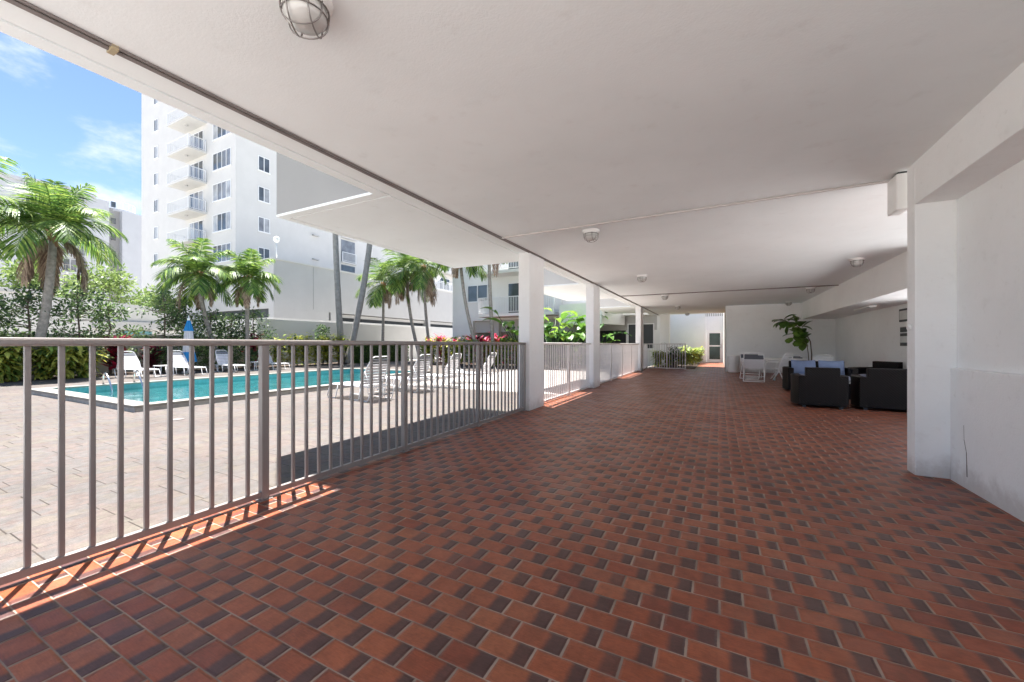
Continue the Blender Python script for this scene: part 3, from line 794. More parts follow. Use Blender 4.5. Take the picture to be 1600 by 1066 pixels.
def bushtree(label, base, h, rad, nclump, nleaf, mats, seed, leafL=.13, name='small_tree', cat='tree', group='leafy trees along the far wall', lean=(0,0), zstart=.25):
    random.seed(seed)
    b = Vector(base); t = thing(name, label, cat, tuple(b), group)
    tk = MB(); top = b+Vector((lean[0],lean[1],h*.95))
    pts = [b.lerp(top, i/8)+Vector((random.uniform(-.05,.05),random.uniform(-.05,.05),0)) for i in range(9)]
    tk.tube(pts, [.045*(1-i/9)+.008 for i in range(9)], 7)
    m = MB()
    for k in range(nclump):
        f = zstart + (1-zstart)*random.random()**.9
        rr = rad*(1.05-.75*((f-zstart)/(1-zstart))**1.6)*random.uniform(.35,1)
        az = random.uniform(0,2*pi)
        c0 = b.lerp(top, min(1,f*.92)); c = c0+Vector((rr*cos(az), rr*sin(az), random.uniform(.0,.25)*h*.3))
        tk.tube([c0, c0.lerp(c,.5)+Vector((0,0,-.03)), c], [.014,.010,.005], 4, cap=False)
        mi = random.choice([0,0,1,2]); cr = random.uniform(.14,.30)*rad
        for j in range(nleaf):
            d = rdir(); p = c + Vector((d.x*cr*1.3, d.y*cr*1.3, d.z*cr*.8))*random.random()**.5
            leaf(m, p, (d+Vector((0,0,.2))), rdir(), leafL*random.uniform(.7,1.3), leafL*.45, mi if random.random()<.7 else random.randrange(3), .15, 2)
    tk.build('trunk', TWIG, t); m.build('crown', mats, t)
    return t
def spray(label, base, h, n, L, w, mats, seed, name, cat, group, up=.8, stems=5, droop=.35, seg=3):
    """clump of arching stems carrying lance leaves"""
    random.seed(seed); b = Vector(base); t = thing(name, label, cat, tuple(b), group)
    m = MB(); sm = MB()
    for s in range(stems):
        az = s*2.4+random.uniform(-.4,.4); out = random.uniform(.1,.55)*h*(1.25-up)
        pts = [b, b+Vector((out*.3*cos(az),out*.3*sin(az),h*.5)), b+Vector((out*cos(az),out*sin(az),h*random.uniform(.75,1)))]
        sm.tube(pts, [.016,.012,.005], 5)
        for i in range(n//stems):
            f = .15+.85*(i/(n//stems)); q = pts[0].lerp(pts[1],f*2) if f < .5 else pts[1].lerp(pts[2],(f-.5)*2)
            q = q + rdir()*.16*h*random.random()
            a = i*2.4; d = Vector((cos(a),sin(a),random.uniform(.2,1.1)))
            leaf(m, q, d, Vector((0,0,1)), L*random.uniform(.7,1.2), w*random.uniform(.8,1.2), random.choice([0,0,1,2]) if random.random()<.8 else 0, droop*random.uniform(.5,1.4), seg)
    sm.build('stem', TWIG, t); m.build('foliage', mats, t)
    return t

# palms
X = -22.6
palm('big shaggy palm at the left with a skirt of dry brown fronds', (-22.3,4.75,GZ), (-22.4,5.35,5.35), 19, 2.55, 3, .155,.11, deadn=14, dead_len=2.3, ll=.40, lo=.30, el0=1.5)
palm('palm cut by the left edge of the photo, only its right fronds in view', (-21.6,3.4,GZ), (-22.2,2.85,5.5), 16, 2.7, 5, .18,.12, deadn=3, ll=.38, lo=.2)
palm('slender palm leaning left beside the closed umbrella', (-22.3,11.2,GZ), (-22.9,10.3,4.6), 18, 2.1, 11, .11,.085, deadn=3, dead_len=1.9)
palm('slender palm with a curled brown frond on its right, right of the umbrella', (-22.4,12.3,GZ), (-22.3,12.3,4.6), 18, 2.0, 12, .11,.085, deadn=3, dead_len=1.6)
palm('thick grey trunked royal palm, left of the two whose crowns are hidden by the soffit', (-22.4,18.4,GZ), (-22.9,18.1,14), 14, 3.0, 21, .21,.15, deadn=0, bark=BARKG, kind='royal_palm')
palm('thick grey trunked royal palm, right of the two, leaning right', (-22.0,18.5,GZ), (-21.6,20.6,14), 14, 3.0, 22, .21,.16, deadn=0, bark=BARKG, kind='royal_palm')
palm('palm with a reddish boot below its crown, left of the middle group', (-22.0,21.6,GZ), (-22.2,21.9,5.6), 11, 2.5, 31, .12,.085, deadn=4, dead_len=1.7, ll=.42)
palm('leaning palm in the centre of the middle group, hung with brown fronds', (-19.2,22.6,GZ), (-20.8,22.8,6.5), 12, 2.7, 32, .13,.10, deadn=7, dead_len=2.5, ll=.42)
palm('leaning palm at the right of the middle group, before the blue railing', (-18.6,23.0,GZ), (-19.3,23.0,6.8), 11, 2.5, 33, .12,.09, deadn=7, dead_len=2.8, ll=.42)
palm('leaning palm before the dark window, its crown cut off by the soffit', (-12.3,19.9,GZ), (-13.9,19.9,6.6), 14, 2.2, 34, .11,.09, deadn=3, dead_len=1.5)
palm('upright palm beside the balcony with one hanging dry frond, left of the first column', (-11.7,20.3,GZ), (-12.1,20.3,7.3), 13, 2.0, 35, .12,.09, deadn=2, dead_len=2.8)
palm('palm out of view at the left whose fronds shade the deck', (-6.6,-1.6,GZ), (-6.3,-1.1,5.6), 15, 2.4, 36, .15,.11, deadn=0)

# leafy trees by the far wall
specs = [(-23.3,3.9,4.0,1.05,'thin leafy tree at the far left edge',0), (-23.2,4.9,4.3,1.2,'dark leafy tree behind the big palm trunk',0),
         (-23.2,6.25,4.3,1.3,'bright leafy tree just right of the big palm',1), (-23.2,7.15,3.8,1.0,'leafy tree before the curved roof, left side',1),
         (-23.1,9.0,4.4,1.5,'broad leafy tree left of the umbrella',0), (-23.3,9.95,4.1,1.3,'leafy tree directly behind the umbrella',0),
         (-23.3,11.0,3.7,1.2,'dark leafy tree behind the leaning palm',2), (-23.3,12.0,3.5,1.2,'dark leafy tree between the two slender palms',2),
         (-23.2,13.1,3.9,1.2,'leafy tree at the right end of the row, by the garage corner',2)]
for i, (x,y,h,r,lb,k) in enumerate(specs):
    h -= .45
    mats = [L_BUSH, [L_BUSH[0],L_BUSH[1],L_BUSH[2]], [L_BUSH[2],L_BUSH[0],L_BUSH[1]]][k]
    bushtree(lb, (x,y,GZ), h, r, 52, 22, mats, 50+i, leafL=.15, zstart=.2)
for i, (x,y,h,r,lb) in enumerate([(-40,8.5,6.9,2.6,'pale lime tree rising behind the service building, left'), (-40,12.0,7.4,2.8,'pale lime tree behind the service building, middle'),
                            (-41,15.5,6.0,2.6,'pale lime tree behind the service building, right'), (-38,4.5,6.4,2.6,'pale lime tree behind the far left trees')]):
    bushtree(lb, (x,y,GZ), h, r, 110, 30, L_LIME, 70+i, leafL=.26, group='lime trees behind the service building', zstart=.3)
bushtree('small bush at the foot of the left royal palm', (-22.7,17.2,GZ), 2.6, .8, 40, 22, L_BUSH, 90, leafL=.14, name='shrub', cat='shrub', group='shrubs under the palms')
# ginger and croton clumps
G1 = 'variegated clumps in the far bed'
k = 0
gl = ['leftmost yellow-green clump in the far bed','second yellow-green clump from the left, behind the thick pickets','yellow-green clump below the big palm','yellow-green clump right of the big palm','yellow-green clump beside the first lounger',
      'low yellow-green clump that almost touches the first far lounger','outer yellow-green clump below the leaning trees']
for i, (x,y) in enumerate([(-21.9,2.9),(-22.1,3.55),(-21.9,4.25),(-22.2,5.0),(-21.8,5.45),(-22.0,6.05),(-21.6,3.9)]):
    spray(gl[i], (x,y,GZ), 1.35, 420, .50, .12, [L_GING[1],L_GING[0],L_GING[2]], 100+i, 'ginger_clump', 'plant', G1, up=.55, stems=12, droop=.45)
for i, y in enumerate([13.9,14.7,15.5,16.3,17.1,17.9]):
    spray(['first','second','third','fourth','fifth','sixth'][i]+' yellow croton from the left beyond the pool, left of the dark hedge', (-22.2+.1*(i%2),y,GZ), 1.7+.15*(i%3), 520, .36, .12, L_CROT, 110+i, 'croton', 'plant', 'yellow crotons left of the hedge', up=.7, stems=11)
# small dark green shrubs behind the loungers
for i, (y, h) in enumerate([(8.8,1.1),(9.7,1.2),(10.7,1.0),(11.6,1.2),(12.6,1.1)]):
    bushtree(['low green shrub right of the umbrella base','low green shrub behind the third far lounger','low green shrub at the foot of the leaning palm','low green shrub between the slender palms','low green shrub behind the fourth far lounger'][i],
             (-22.5,y,GZ), h, .55, 26, 24, L_BUSH, 130+i, leafL=.11, name='shrub', cat='shrub', group='low shrubs behind the loungers', zstart=.1)
# hedge
def hedge(label, x0,x1,y0,y1,h,n,mats,seed,name='hedge'):
    random.seed(seed); t = thing(name, label, 'hedge', ((x0+x1)/2,y0,GZ))
    MB().box(x0+.12,x1-.12,y0+.12,y1-.12,GZ,GZ+h-.15).build('core', L_BUSH[2], t)
    m = MB()
    for i in range(n):
        f = random.choice('xxyt')
        p = Vector((random.uniform(x0,x1),random.uniform(y0,y1),GZ+random.uniform(.02,h)))
        if f == 'x': p.x = x1-random.uniform(0,.14)
        elif f == 'y': p.y = y0+random.uniform(0,.14)
        else: p.z = GZ+h-random.uniform(0,.14)+.06*sin(p.y*3)
        leaf(m, p, rdir(-.3), rdir(), .11, .06, random.randrange(3), .1, 2)
    m.build('foliage', mats, t); return t
hedge('clipped dark green hedge at the far right end of the pool', -22.6,-21.6,18.6,24.0,1.3,9000,L_HEDGE,140)
# red and pink ti plants
ti = [(-22.9,7.25,1.75,'red ti plant left of the first far lounger',0),(-22.6,8.35,1.15,'maroon ti plant between the first two far loungers',2),(-22.9,12.9,1.7,'small red ti plant behind the fourth far lounger',0),
      (-15.9,20.6,2.0,'bright pink ti plant standing highest above the rail in the middle',1),(-16.9,20.5,1.6,'maroon ti plant left of the bright pink one',2),(-15.0,20.9,1.5,'maroon ti plant right of the bright pink one',2),
      (-13.3,20.3,1.9,'red ti plant below the dark window',0),(-12.7,20.7,1.75,'pink ti plant left of the palm trunks',1),(-12.0,20.9,1.8,'pink ti plant by the upright palm trunk',1),(-12.6,19.8,1.2,'maroon ti plant low among the palm trunks',2),
      (-10.9,20.4,1.55,'orange-pink ti plant near the first column',1)]
for i, (x,y,h,lb,c) in enumerate(ti):
    mats = [L_TI, [L_TI[1],L_TI[0],L_TI[1]], [L_TI[2],L_TI[2],L_TI[0]]][c]
    spray(lb, (x,y,GZ), h*1.02, 170, .55, .16, mats, 150+i, 'ti_plant', 'plant', 'red ti plants', up=1.05, stems=4, droop=.12)
# crotons in the flower bed
cr = [(-16.9,20.2),(-16.1,20.0),(-15.3,20.4),(-14.6,20.6),(-14.2,20.0),(-13.6,19.7),(-12.9,19.5),(-11.6,19.6),(-11.0,19.5),(-10.4,19.4),(-9.9,19.9),(-9.5,19.3),(-8.8,20.2)]
for i, (x,y) in enumerate(cr):
    spray('yellow-green croton, number %s from the left in the flower bed before the white wing' % ['one','two','three','four','five','six','seven','eight','nine','ten','eleven','twelve','thirteen'][i],
          (x,y,GZ), 1.4+.4*((i*7)%4)/3, 420, .36, .11, L_CROT if i%3 else L_GING, 170+i, 'croton', 'plant', 'crotons in the flower bed', up=.7, stems=9)
for i, (x,y) in enumerate([(-7.9,20.9),(-7.5,21.3),(-7.0,21.9),(-6.4,22.4),(-5.8,22.9),(-5.1,23.1)]):
    spray(['low yellow plant seen just right of the first column','low green plant between the first and second columns','low green plant in the middle of the second railing','low green plant left of the second column','low green plant right of the second column','low green plant behind the third railing'][i],
          (x,y,GZ), .7, 120, .26, .07, [L_CROT[1],L_CROT[2],L_CROT[0]], 190+i, 'low_plant', 'plant', 'low plants beyond the columns', up=.6, stems=8)
# bird of paradise
def banana(label, base, h, n, seed, L=1.1):
    random.seed(seed); b = Vector(base); t = thing('bird_of_paradise', label, 'plant', tuple(b), 'large leaved plants beyond the columns')
    sm = MB(); m = MB()
    for i in range(n):
        az = i*2.4+random.uniform(-.3,.3); hh = h*random.uniform(.45,1); out = random.uniform(.25,.75)*hh*.5
        q = b+Vector((out*cos(az),out*sin(az),hh*.72)); mid = b+Vector((out*.3*cos(az),out*.3*sin(az),hh*.4))
        sm.tube([b+Vector((.1*cos(az),.1*sin(az),0)), mid, q], [.035,.026,.014], 6)
        mi = random.choice([0,0,1,2]); l_ = L*random.uniform(.7,1.1); w = l_*.30
        d = Vector((cos(az)*.7,sin(az)*.7,random.uniform(.3,1.1))).normalized(); side = d.cross(Vector((0,0,1))).normalized()
        K = 7; pts = []; dd = d.copy(); p = q.copy(); prof = [.2,.75,.98,1,.92,.75,.45,0]
        vs = []
        for j in range(K+1):
            un = side.cross(dd).normalized(); ww = w*prof[j]*.75
            vs += [p - side*ww + un*ww*.35, p, p + side*ww + un*ww*.35]
            dd = (dd+Vector((0,0,-random.uniform(.10,.30)))).normalized(); p = p+dd*(l_/K)
        fs = []
        for j in range(K):
            if random.random() < .9: fs.append((3*j,3*j+1,3*j+4,3*j+3))
            if random.random() < .9: fs.append((3*j+1,3*j+2,3*j+5,3*j+4))
        m.add(vs, fs, mi)
    sm.build('stem', L_BAN[2], t, smooth=True); m.build('foliage', L_BAN, t, smooth=True)
banana('tall large leaved plant left of the first column', (-9.9,19.9,GZ), 4.3, 16, 201, 1.1)
banana('dense large leaved plant right of the first column', (-8.15,20.6,GZ), 4.1, 24, 202, 1.15)
banana('low spreading large leaved plant between the first and second columns', (-7.4,21.2,GZ), 3.0, 22, 203, 1.1)
banana('large leaved plant right of the second column', (-5.95,22.0,GZ), 3.2, 14, 204, 1.1)
banana('large leaved plant hanging over the gap left of the second column', (-6.9,22.6,GZ), 4.8, 9, 205, 1.2)
# courtyard greenery by the glass door
cyl = ['leftmost bright green plant behind the crossing railing','bright green plant behind the middle of the crossing railing','bright green plant behind the right end of the crossing railing',
       'bright lime plant just right of the crossing railing','bright lime plant nearer the glass door, front','bright lime plant nearer the glass door, middle','bright lime plant closest to the glass door','bright lime plant against the white wall left of the door']
for i, (x,y,h) in enumerate([(-2.75,21.6,.85),(-2.3,22.3,.8),(-1.7,22.6,.85),(-1.55,24.3,1.0),(-1.35,25.2,.95),(-1.2,26.3,.95),(-1.1,27.4,.95),(-1.9,26.8,1.1)]):
    spray(cyl[i], (x,y,0.02), h, 420, .30, .10, [L_CROT[1],L_LIME[2],L_CROT[0]] if i < 3 else [L_LIME[2],L_CROT[1],L_CROT[0]], 210+i, 'low_plant', 'plant', 'bright plants in the courtyard bed', up=.45, stems=12)
spray('dark leaved plant standing over the bright ones behind the railing', (-2.05,22.0,0.02), 1.15, 120, .34, .11, L_BUSH, 220, 'philodendron', 'plant', 'bright plants in the courtyard bed', up=.4, stems=9)

# fiddle-leaf fig indoors
ff = thing('fig_plant', 'leaning fiddle-leaf fig with big dark leaves in a pot by the end wall', 'potted plant', (3.15,18.7,0))
MB().lathe((3.15,18.7,0), [(.17,0),(.22,.40),(.24,.42),(.22,.43),(.20,.38),(0,.37)], 24).build('pot', simple('dark_pot',(.08,.07,.07),.5), ff, smooth=True)
st = [(3.15,18.7,.38),(3.17,18.7,.8),(3.12,18.65,1.3),(2.98,18.6,1.6),(2.75,18.55,1.85),(2.45,18.5,2.05),(2.2,18.5,2.15)]
sm = MB().tube(st, [.022,.02,.018,.016,.014,.01,.006], 8)
st2 = [(3.10,18.72,.38),(3.06,18.72,.9),(3.0,18.7,1.3),(2.85,18.7,1.5),(2.65,18.7,1.6)]
sm.tube(st2, [.016,.014,.012,.01,.006], 8); sm.build('stem', TWIG, ff, smooth=True)
random.seed(5); m = MB()
def biground(m, p, d, L, w, mi):
    d = d.normalized(); side = d.cross(Vector((0,0,1)))
    if side.length < .1: side = Vector((1,0,0))
    side.normalize(); un = side.cross(d).normalized(); K = 6; prof = [.1,.55,.75,.95,1,.7,0]; vs = []; q = Vector(p); dd = d.copy()
    for j in range(K+1):
        ww = w*.5*prof[j]; vs += [q-side*ww+un*ww*.25, q, q+side*ww+un*ww*.25]
        dd = (dd+Vector((0,0,-.12))).normalized(); q = q+dd*(L/K)
    fs = []
    for j in range(K): fs += [(3*j,3*j+1,3*j+4,3*j+3),(3*j+1,3*j+2,3*j+5,3*j+4)]
    m.add(vs, fs, mi)
for i in range(40):
    f = random.random()**1.1; src = st[3:] if i % 3 else st2[2:]
    k_ = f*(len(src)-1); a = int(k_); q = Vector(src[a]).lerp(Vector(src[min(a+1,len(src)-1)]), k_-a)
    d = rdir(-.8); d.z *= .9
    biground(m, q+d*.05, d, random.uniform(.36,.50), random.uniform(.28,.38), random.randrange(2))
for q, s in ((Vector((2.78,18.55,1.35)),.36),(Vector((2.5,18.5,1.45)),.32)):
    for a in (0,2.1,4.2): biground(m, q, Vector((cos(a),sin(a),-.5)), s, s*.8, 1)
m.build('foliage', L_FIG, ff, smooth=True)

# ------------------------------------------------------------------ far walls and buildings
tag(MB().lathe((-8.28,3.4,GZ), [(.11,0),(.11,.008),(0,.009)], 20).build('drain_cover', CONDUIT, None, loc=(-8.28,3.4,GZ)), 'small dark round drain cover in the deck near the pool corner', 'drain')
bw = thing('boundary_wall', 'white boundary wall running behind the far planting bed', 'wall', (-24.2,0,GZ))
MB().box(-24.5,-24.2,13.9,30,GZ,2.75).build('wall', W_OUT, bw, bev=.01)
MB().box(-24.5,-24.2,-14,13.898,GZ,1.55).build('low_wall', W_OUT, bw, bev=.01)
MB().box(-24.56,-24.14,-14,13.85,1.55,1.62).build('wall_cap', W_GAR, bw)
sb = thing('service_building', 'low white building with a curved roof and teal shutter behind the left trees', 'building', (-31,4,GZ))
MB().box(-36,-30,-6,6.8,GZ,3.9).build('wall', W_OUT, sb)
prof = [(12.6,2.0),(12.3,2.8),(11.6,3.25),(10.8,3.45),(8.6,3.6),(6.8,3.6)]
vs = [(-30.05,y,z) for y,z in prof]+[(-30.05,6.8,GZ),(-30.05,12.6,GZ)]; vs += [(-35.9,y,z) for _,y,z in vs]
q = len(prof)+2
MB().add(vs, [tuple(range(q)), tuple(range(2*q-1,q-1,-1))]+[(i,q+i,q+(i+1)%q,(i+1)%q) for i in range(q)]).build('curved_wing', W_OUT, sb)
MB().box(-30.04,-29.9,-6,6.82,3.70,3.86).build('cornice', W_GAR, sb)
MB().box(-30.045,-29.95,9.55,11.1,GZ,1.95).build('shutter', TEAL, sb)
MB().box(-30.046,-29.92,8.6,12.45,2.05,2.5).build('sign_band', W_GAR, sb, bev=.02)

def window(par, face, a0, a1, z0, z1, pl, npan=2, cols=None, frame=W_PURE):
    """face 'y': facade plane y=pl facing -Y, a = x range; 'x': plane x=pl facing +X, a = y range"""
    fr_ = MB(); t_ = .06
    def bx2(m, b0, b1, zz0, zz1, d0, d1):
        if face == 'y': m.box(b0, b1, pl-d1, pl-d0, zz0, zz1)
        else: m.box(pl+d0, pl+d1, b0, b1, zz0, zz1)
    bx2(fr_, a0, a1, z1-t_, z1, .002, .05); bx2(fr_, a0-.05, a1+.05, z0-.04, z0+t_, .002, .08)
    bx2(fr_, a0, a0+t_, z0+t_, z1-t_, .003, .05); bx2(fr_, a1-t_, a1, z0+t_, z1-t_, .003, .05)
    w = (a1-a0)/npan
    for i in range(1, npan): bx2(fr_, a0+w*i-t_/2, a0+w*i+t_/2, z0+t_, z1-t_, .003, .045)
    f = fr_.build('window', frame, par)
    for i in range(npan):
        g = MB(); bx2(g, a0+w*i+t_/2, a0+w*(i+1)-t_/2, z0+t_, z1-t_, .004, .012)
        g.build('pane', (cols[i%len(cols)] if cols else GLASS), f)
    return f
def rail(par, path, z, h=1.05, gap=.14, mat=W_PURE, post=1.2, name='balcony_railing'):
    m = MB()
    for (x0,y0),(x1,y1) in zip(path[:-1],path[1:]):
        a = Vector((x0,y0,0)); b = Vector((x1,y1,0)); L = (b-a).length; d = (b-a)/L; w = Vector((-d.y,d.x,0)); up = Vector((0,0,1))
        m.obox((a+b)/2+up*(z+h), d*L/2, w*.03, up*.025); m.obox((a+b)/2+up*(z+.1), d*L/2, w*.02, up*.02)
        n_ = int(L/gap)
        for i in range(n_+1):
            q = a + d*L*i/n_; m.obox(q+up*(z+h/2+.05), d*.012, w*.012, up*(h/2-.05))
        m.obox(a+up*(z+h/2), d*.03, w*.031, up*(h/2)); m.obox(b+up*(z+h/2), d*.03, w*.031, up*(h/2))
    return m.build(name, mat, par)

# tower
tw = thing('apartment_tower', 'tall white apartment tower with stacked balconies, left of centre', 'building', (-45,20,GZ))
MB().prism([(-56.7,20.1),(-38.3,20.1),(-38.3,45),(-56.7,45)], GZ, 35).build('wall', W_OUT, tw)
FL = 2.87
for i in range(-3, 5):
    z = 16.4 + i*FL         # slab underside
    MB().box(-47.1,-43.1,18.58,20.098,z,z+.20).build('balcony', W_OUT, tw)
    rail(tw, [(-47.05,20.0),(-47.05,18.63),(-43.15,18.63),(-43.15,20.0)], z+.2)
    window(tw, 'y', -46.3,-43.7, z+.24, z+2.45, 20.1, 3, [[MIDG,GLASS,GLASS],[CURT,MIDG,GLASS],[GLASS,MIDG,CURT]][i%3])
    MB().lathe((-45.1,19.3,z), [(.16,0),(.13,-.08),(0,-.09)], 14).build('balcony_lamp', W_GAR, tw)
    window(tw, 'y', -42.0,-39.0, z+.95, z+2.60, 20.1, 4, [[GLASS,GLASS,MIDG,MIDG],[CURT,GLASS,GLASS,CURT],[CURT,MIDG,MIDG,CURT]][i%3])
    zz = 18.15 + i*FL
    window(tw, 'y', -53.7,-52.8, zz, zz+1.35, 20.1, 2, [[GLASS,CURT],[MIDG,CURT],[GLASS,MIDG]][i%3])
    window(tw, 'x', 22.05,23.15, z+1.15, z+2.55, -38.3, 2, [[GLASS,GLASS],[MIDG,CURT],[GLASS,CURT]][i%3])
    # recessed balcony at the far end of the side wall
    y0, y1 = 31.3, 33.2
    MB().box(-38.298,-38.25,y0,y1,z+.05,z+2.55).build('recess', GLASS if i%2 else MIDG, tw)
    MB().box(-38.24,-38.0,y0-.05,y1+.05,z-.12,z+.05).build('balcony', W_OUT, tw)
    rail(tw, [(-38.05,y0),(-38.05,y1)], z+.06)
for z in (10.2, 12.75):
    MB().box(-38.29,-38.0,27.6,28.3,z,z+.12).build('wall_lamp', W_GAR, tw)
MB().box(-47.5,-42.0,20.03,20.099,3.5,6.3).build('lower_panel', W_GAR, tw)
# lower annex that closes the right end of the tower
an = thing('annex_building', 'pale blue-white block right of the tower, behind the palms', 'building', (-36,34,GZ))
MB().box(-60,-37.6,45.2,62,GZ,16).build('wall', W_OUT, an)
for i in range(3):
    z = 6.4+i*2.9
    MB().box(-37.59,-36.4,46,58,z-.25,z).build('balcony', W_OUT, an); rail(an, [(-36.5,46),(-36.5,58)], z, gap=.2)
    window(an, 'x', 48,51, z+.1, z+2.1, -37.6, 2); window(an, 'x', 53,56, z+.1, z+2.1, -37.6, 2)

# garage block
gb = thing('garage_building', 'low grey-white windowless garage block with ventilation slots', 'building', (-28,17,GZ))
MB().box(-37.5,-28,17.2,44.9,3.78,7.25).build('upper_wall', W_GAR, gb)
MB().box(-37.5,-28.0,17.2,44.9,GZ,3.12).build('lower_wall', W_OUT, gb)
MB().box(-37.5,-28.6,17.3,44.8,3.12,3.78).build('vent_back', DARK, gb)
for y in (17.2,21.9,33.9,43.6): MB().box(-28.59,-28.003,y,y+(.6 if y > 18 else 4.5),3.121,3.779).build('pier', W_GAR, gb)
MB().box(-28.45,-28.35,22.5,43.6,3.45,3.72).build('vent_rail', W_GAR, gb)
MB().box(-37.6,-27.92,17.12,44.95,7.25,7.36).build('coping', W_OUT, gb)
for y in (20.3,): MB().box(-28,-27.985,y,y+.03,3.9,7.2).build('wall_joint', W_GREY, gb)
MB().box(-30.5,-28.05,36.2,42,7.36,7.42).build('roof_terrace', W_OUT, gb)
rail(gb, [(-28.1,35.5),(-28.1,44.5)], 7.36, gap=.2)
for i, (y, lb) in enumerate([(17.5,'white globe lamp on the near corner of the garage roof'),(36.2,'white globe lamp on the garage roof, by the roof railing')]):
    gl = thing('globe_lamp', lb, 'lamp', (-28.15,y,7.36), 'globe lamps on the garage roof')
    MB().tube([(-28.15,y,7.36),(-28.15,y,8.55)], .035, 8).build('post', W_PURE, gl, smooth=True)
    MB().lathe((-28.15,y,8.5), [(.06,0),(.08,.03),(.17,.11),(.21,.24),(.17,.37),(.08,.43),(0,.45)], 20).build('globe', PLAST, gl, smooth=True)

# courtyard wing
cw = thing('courtyard_wing', 'white two storey wing with balconies closing the courtyard', 'building', (-10,24.4,GZ))
YW = 24.4
MB().box(-17.7,-8.2,YW,36,2.9,9.4).build('wall', W_WING, cw)
MB().box(-8.199,-3.0,YW+.002,30,2.9,4.6).build('wall', W_WING, cw)
MB().box(-17.7,-15.9,YW,36,GZ,2.9).build('pier', W_WING, cw)
MB().box(-15.9,-3.2,YW+3.5,36,GZ,2.9).build('back_wall', W_WING, cw)
MB().box(-15.898,-3.202,YW+.35,YW+.6,2.05,2.899).build('beam', W_GAR, cw)
MB().box(-14.2,-3.3,YW+.62,YW+3.4,2.86,2.899).build('soffit', W_GAR, cw)
for x in (-14.1,-8.3): MB().box(x,x+.35,YW+.05,YW+.345,GZ,2.9).build('column', W_GAR, cw)
MB().box(-12.9,-8.6,YW+3.42,YW+3.49,GZ,2.0).build('garage_opening', DARK, cw)
MB().box(-7.2,-3.4,YW+1.8,YW+3.3,GZ,2.7).build('garage_opening', DARK, cw)
for i in range(2):
    z = 3.25+2.87*i
    window(cw, 'y', -16.35,-14.6, z+1.0, z+2.25, YW, 2, [GLASS,GLASS])
    MB().box(-14.6,-9.0,YW-1.4,YW-.002,z-.2,z).build('balcony', W_WING, cw)
    rail(cw, [(-14.55,YW-.1),(-14.55,YW-1.35),(-9.05,YW-1.35),(-9.05,YW-.1)], z, gap=.12, h=1.08)
    window(cw, 'y', -13.0,-10.2, z+.05, z+2.2, YW, 3, [GLASS,GLASS,GLASS])
    MB().box(-11.6,-10.7,YW-.8,YW-.35,z+.001,z+.5).build('balcony_box', GREYB, cw)
MB().prism([(-8.6,YW-1.6),(-5.8,YW-2.3),(-5.0,YW-.002),(-8.6,YW-.002)], 2.35, 3.6).build('bay', W_WING, cw)
window(cw, 'y', -4.9,-3.35, .9, 2.45, YW+.35, 1, [DARK])
MB().box(-5.0,-3.002,YW+.351,YW+.6,GZ,2.899).build('wall', W_WING, cw)
MB().box(-5.0,-3.0,YW-.6,YW-.002,2.9,3.05).build('balcony', W_WING, cw)
rail(cw, [(-5.0,YW-.5),(-3.05,YW-.5)], 3.05, gap=.12)

# entrance end
DG = simple('door_glass', (.03,.06,.05), .15, .5, 2)
en = thing('entrance_block', 'white entrance wall with the glass door at the end of the walkway', 'building', (0,29,0))
MB().box(-3.0,-.75,28.5,29.0,GZ,3.6).build('wall', W_WALL, en)
MB().box(-3.0,-.70,29.0,29.8,GZ,3.55).build('side_wall', W_WALL, en)
MB().box(-.698,.298,29.6,29.9,2.15,3.5).build('door_wall', W_WALL, en)
MB().box(-.73,.28,28.3,28.36,2.98,3.22).build('slat_screen', W_GAR, en)
for k in range(8): MB().box(-.70+.125*k,-.66+.125*k,28.24,28.298,2.95,3.25).build('slat', W_IN, en)
dr = MB(); dr.box(-.69,-.62,29.5,29.6,0,2.15); dr.box(.22,.29,29.5,29.6,0,2.15); dr.box(-.62,.22,29.5,29.6,2.07,2.15)
dr.box(-.62,-.52,29.52,29.58,0,2.07); dr.box(.12,.22,29.52,29.58,0,2.07); dr.box(-.52,.12,29.52,29.58,0,.2); dr.box(-.52,.12,29.52,29.58,1.05,1.13); dr.box(-.52,.12,29.52,29.58,1.93,2.07)
d_ = dr.build('door', W_IN, en)
MB().box(-.52,.12,29.545,29.56,.2,1.05).build('pane', DG, d_)
MB().box(-.52,.12,29.545,29.56,1.13,1.93).build('pane', DG, d_)
MB().box(.14,.17,29.44,29.52,.95,1.2).build('handle', STEEL, d_)

# far block at the left
lb_ = thing('far_apartment_block', 'pale grey apartment block with balcony rows at the far left', 'building', (-100,20,GZ))
XB = -93.8
W_FAR = stucco('far_block_paint', (.50, .51, .53), (.5,.5,.5), .2, .2)
MB().box(-125,XB,8,28.9,GZ,26.0).build('wall', W_FAR, lb_)
MB().box(-125,XB-1.2,28.9,30.6,GZ,25.2).build('recess_wall', W_GREY, lb_)
MB().box(-125,XB,30.6,33.4,GZ,24.8).build('stair_tower', W_FAR, lb_)
MB().box(-125,XB+.4,8,27.2,26.0,26.5).build('roof_edge', W_FAR, lb_)
m = MB(); m.lathe((XB-3.2,31.0,24.8), [(2.4,0),(2.4,.5)], 28); m.build('roof_drum', W_FAR, lb_)
rail(lb_, [(XB-3.2+2.35*cos(R(a_)), 31.0+2.35*sin(R(a_))) for a_ in range(-100,101,20)], 25.3, h=1.3, gap=.45, name='roof_railing')
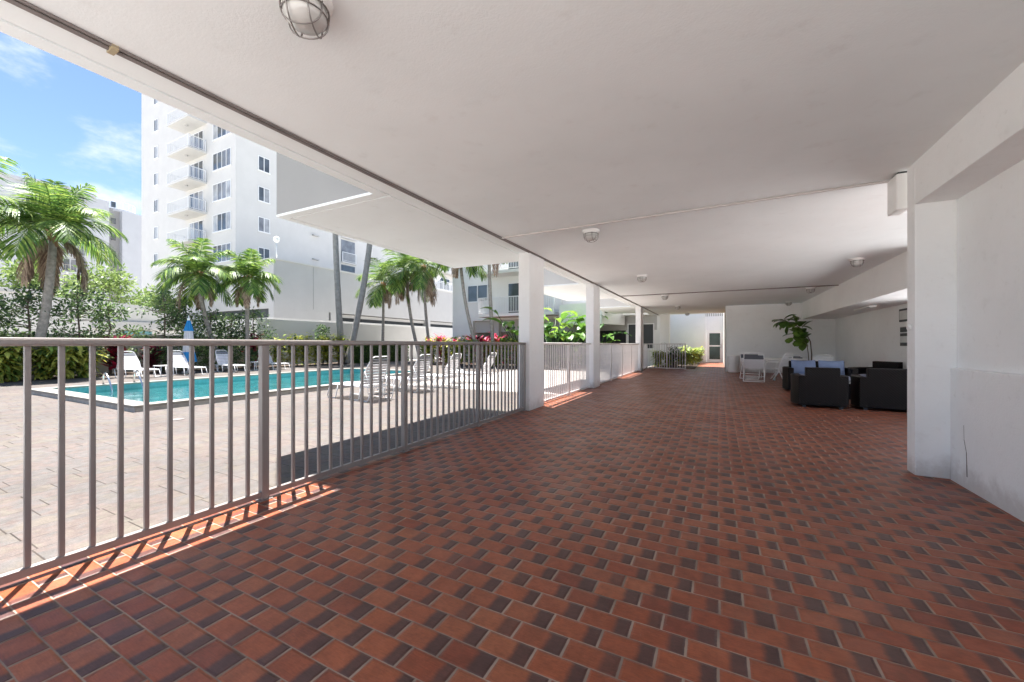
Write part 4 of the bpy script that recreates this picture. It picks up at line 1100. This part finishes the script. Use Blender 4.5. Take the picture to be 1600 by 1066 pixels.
for i in range(8):
    z = 4.2+2.9*i
    for (ya, yb) in ((19.3,21.9),(23.2,25.9)):
        MB().box(XB+.001,XB+.03,ya+.1,yb-.1,z+.05,z+2.35).build('opening', MIDG, lb_)
        window(lb_, 'x', ya+.2, yb-.9, z+.1, z+2.25, XB+.03, 2, [GLASS,MIDG])
        MB().box(XB,XB+.9,ya-.1,yb+.1,z-.2,z+.04).build('balcony', W_FAR, lb_)
        rail(lb_, [(XB+.85,ya),(XB+.85,yb)], z+.05, gap=.28, mat=simple('tan_rail',(.42,.38,.30),.6))
    MB().box(XB-1.19,XB-1.1,29.5,30.1,z+.9,z+1.9).build('stair_window', GLASS, lb_)
fb = thing('distant_building', 'sliver of a distant building between the far block and the tower', 'building', (-120,48,GZ))
MB().box(-140,-118,42,52,GZ,31).build('wall', W_FAR, fb)
for i in range(9): MB().box(-117.99,-117.9,42.5,51.5,4+3*i,5.6+3*i).build('window_band', MIDG, fb)

# ------------------------------------------------------------------ camera, sky, sun
cam = bpy.data.cameras.new('Camera'); co = bpy.data.objects.new('Camera', cam); C.objects.link(co)
co.location = (0,0,1.2); co.rotation_euler = (R(90), 0, math.atan(322/620))
cam.sensor_width = 36; cam.lens = 36*620/1600; cam.shift_y = 5/1600; cam.clip_start = .05; cam.clip_end = 3000
S.camera = co
sdir = Vector((-.22, .136, 1)).normalized()
sl = bpy.data.lights.new('sun', 'SUN'); sl.energy = 3.6; sl.angle = R(.5); sl.color = (1, .97, .93)
so = bpy.data.objects.new('sun', sl); C.objects.link(so); so.rotation_euler = sdir.to_track_quat('Z','Y').to_euler()
so.location = (0,0,50)
W = bpy.data.worlds.new('World'); S.world = W; W.use_nodes = True
nt = W.node_tree; bg = nt.nodes['Background']
sky = N(nt, 'ShaderNodeTexSky', sky_type='NISHITA'); sky.sun_disc = False
sky.sun_elevation = math.asin(sdir.z); sky.sun_rotation = math.atan2(sdir.x, sdir.y); sky.air_density = .72; sky.dust_density = .1; sky.ozone_density = 1.6
tc_ = N(nt, 'ShaderNodeTexCoord').outputs['Generated']
mp = N(nt, 'ShaderNodeMapping'); mp.inputs['Scale'].default_value = (1.0,1.0,2.2); mp.inputs['Location'].default_value = (.35,.1,.2); nt.links.new(tc_, mp.inputs[0])
cf = ramp(nt, noise(nt, mp.outputs[0], 4.6, 9, .60), .50, .74)
nt.links.new(mixc(nt, M_(nt, 'MULTIPLY', cf, .85), sky.outputs[0], (4.6,4.75,4.9)), bg.inputs[0])
bg.inputs[1].default_value = .052
S.view_settings.view_transform = 'Standard'; S.view_settings.look = 'None'; S.view_settings.gamma = 1
S.view_settings.exposure = 2.43
S.render.engine = 'CYCLES'
cy = S.cycles; cy.max_bounces = 10; cy.diffuse_bounces = 7; cy.glossy_bounces = 4; cy.transparent_max_bounces = 8
cy.caustics_reflective = False; cy.caustics_refractive = False
for o in bpy.data.objects:
    if '_w' in o: del o['_w']
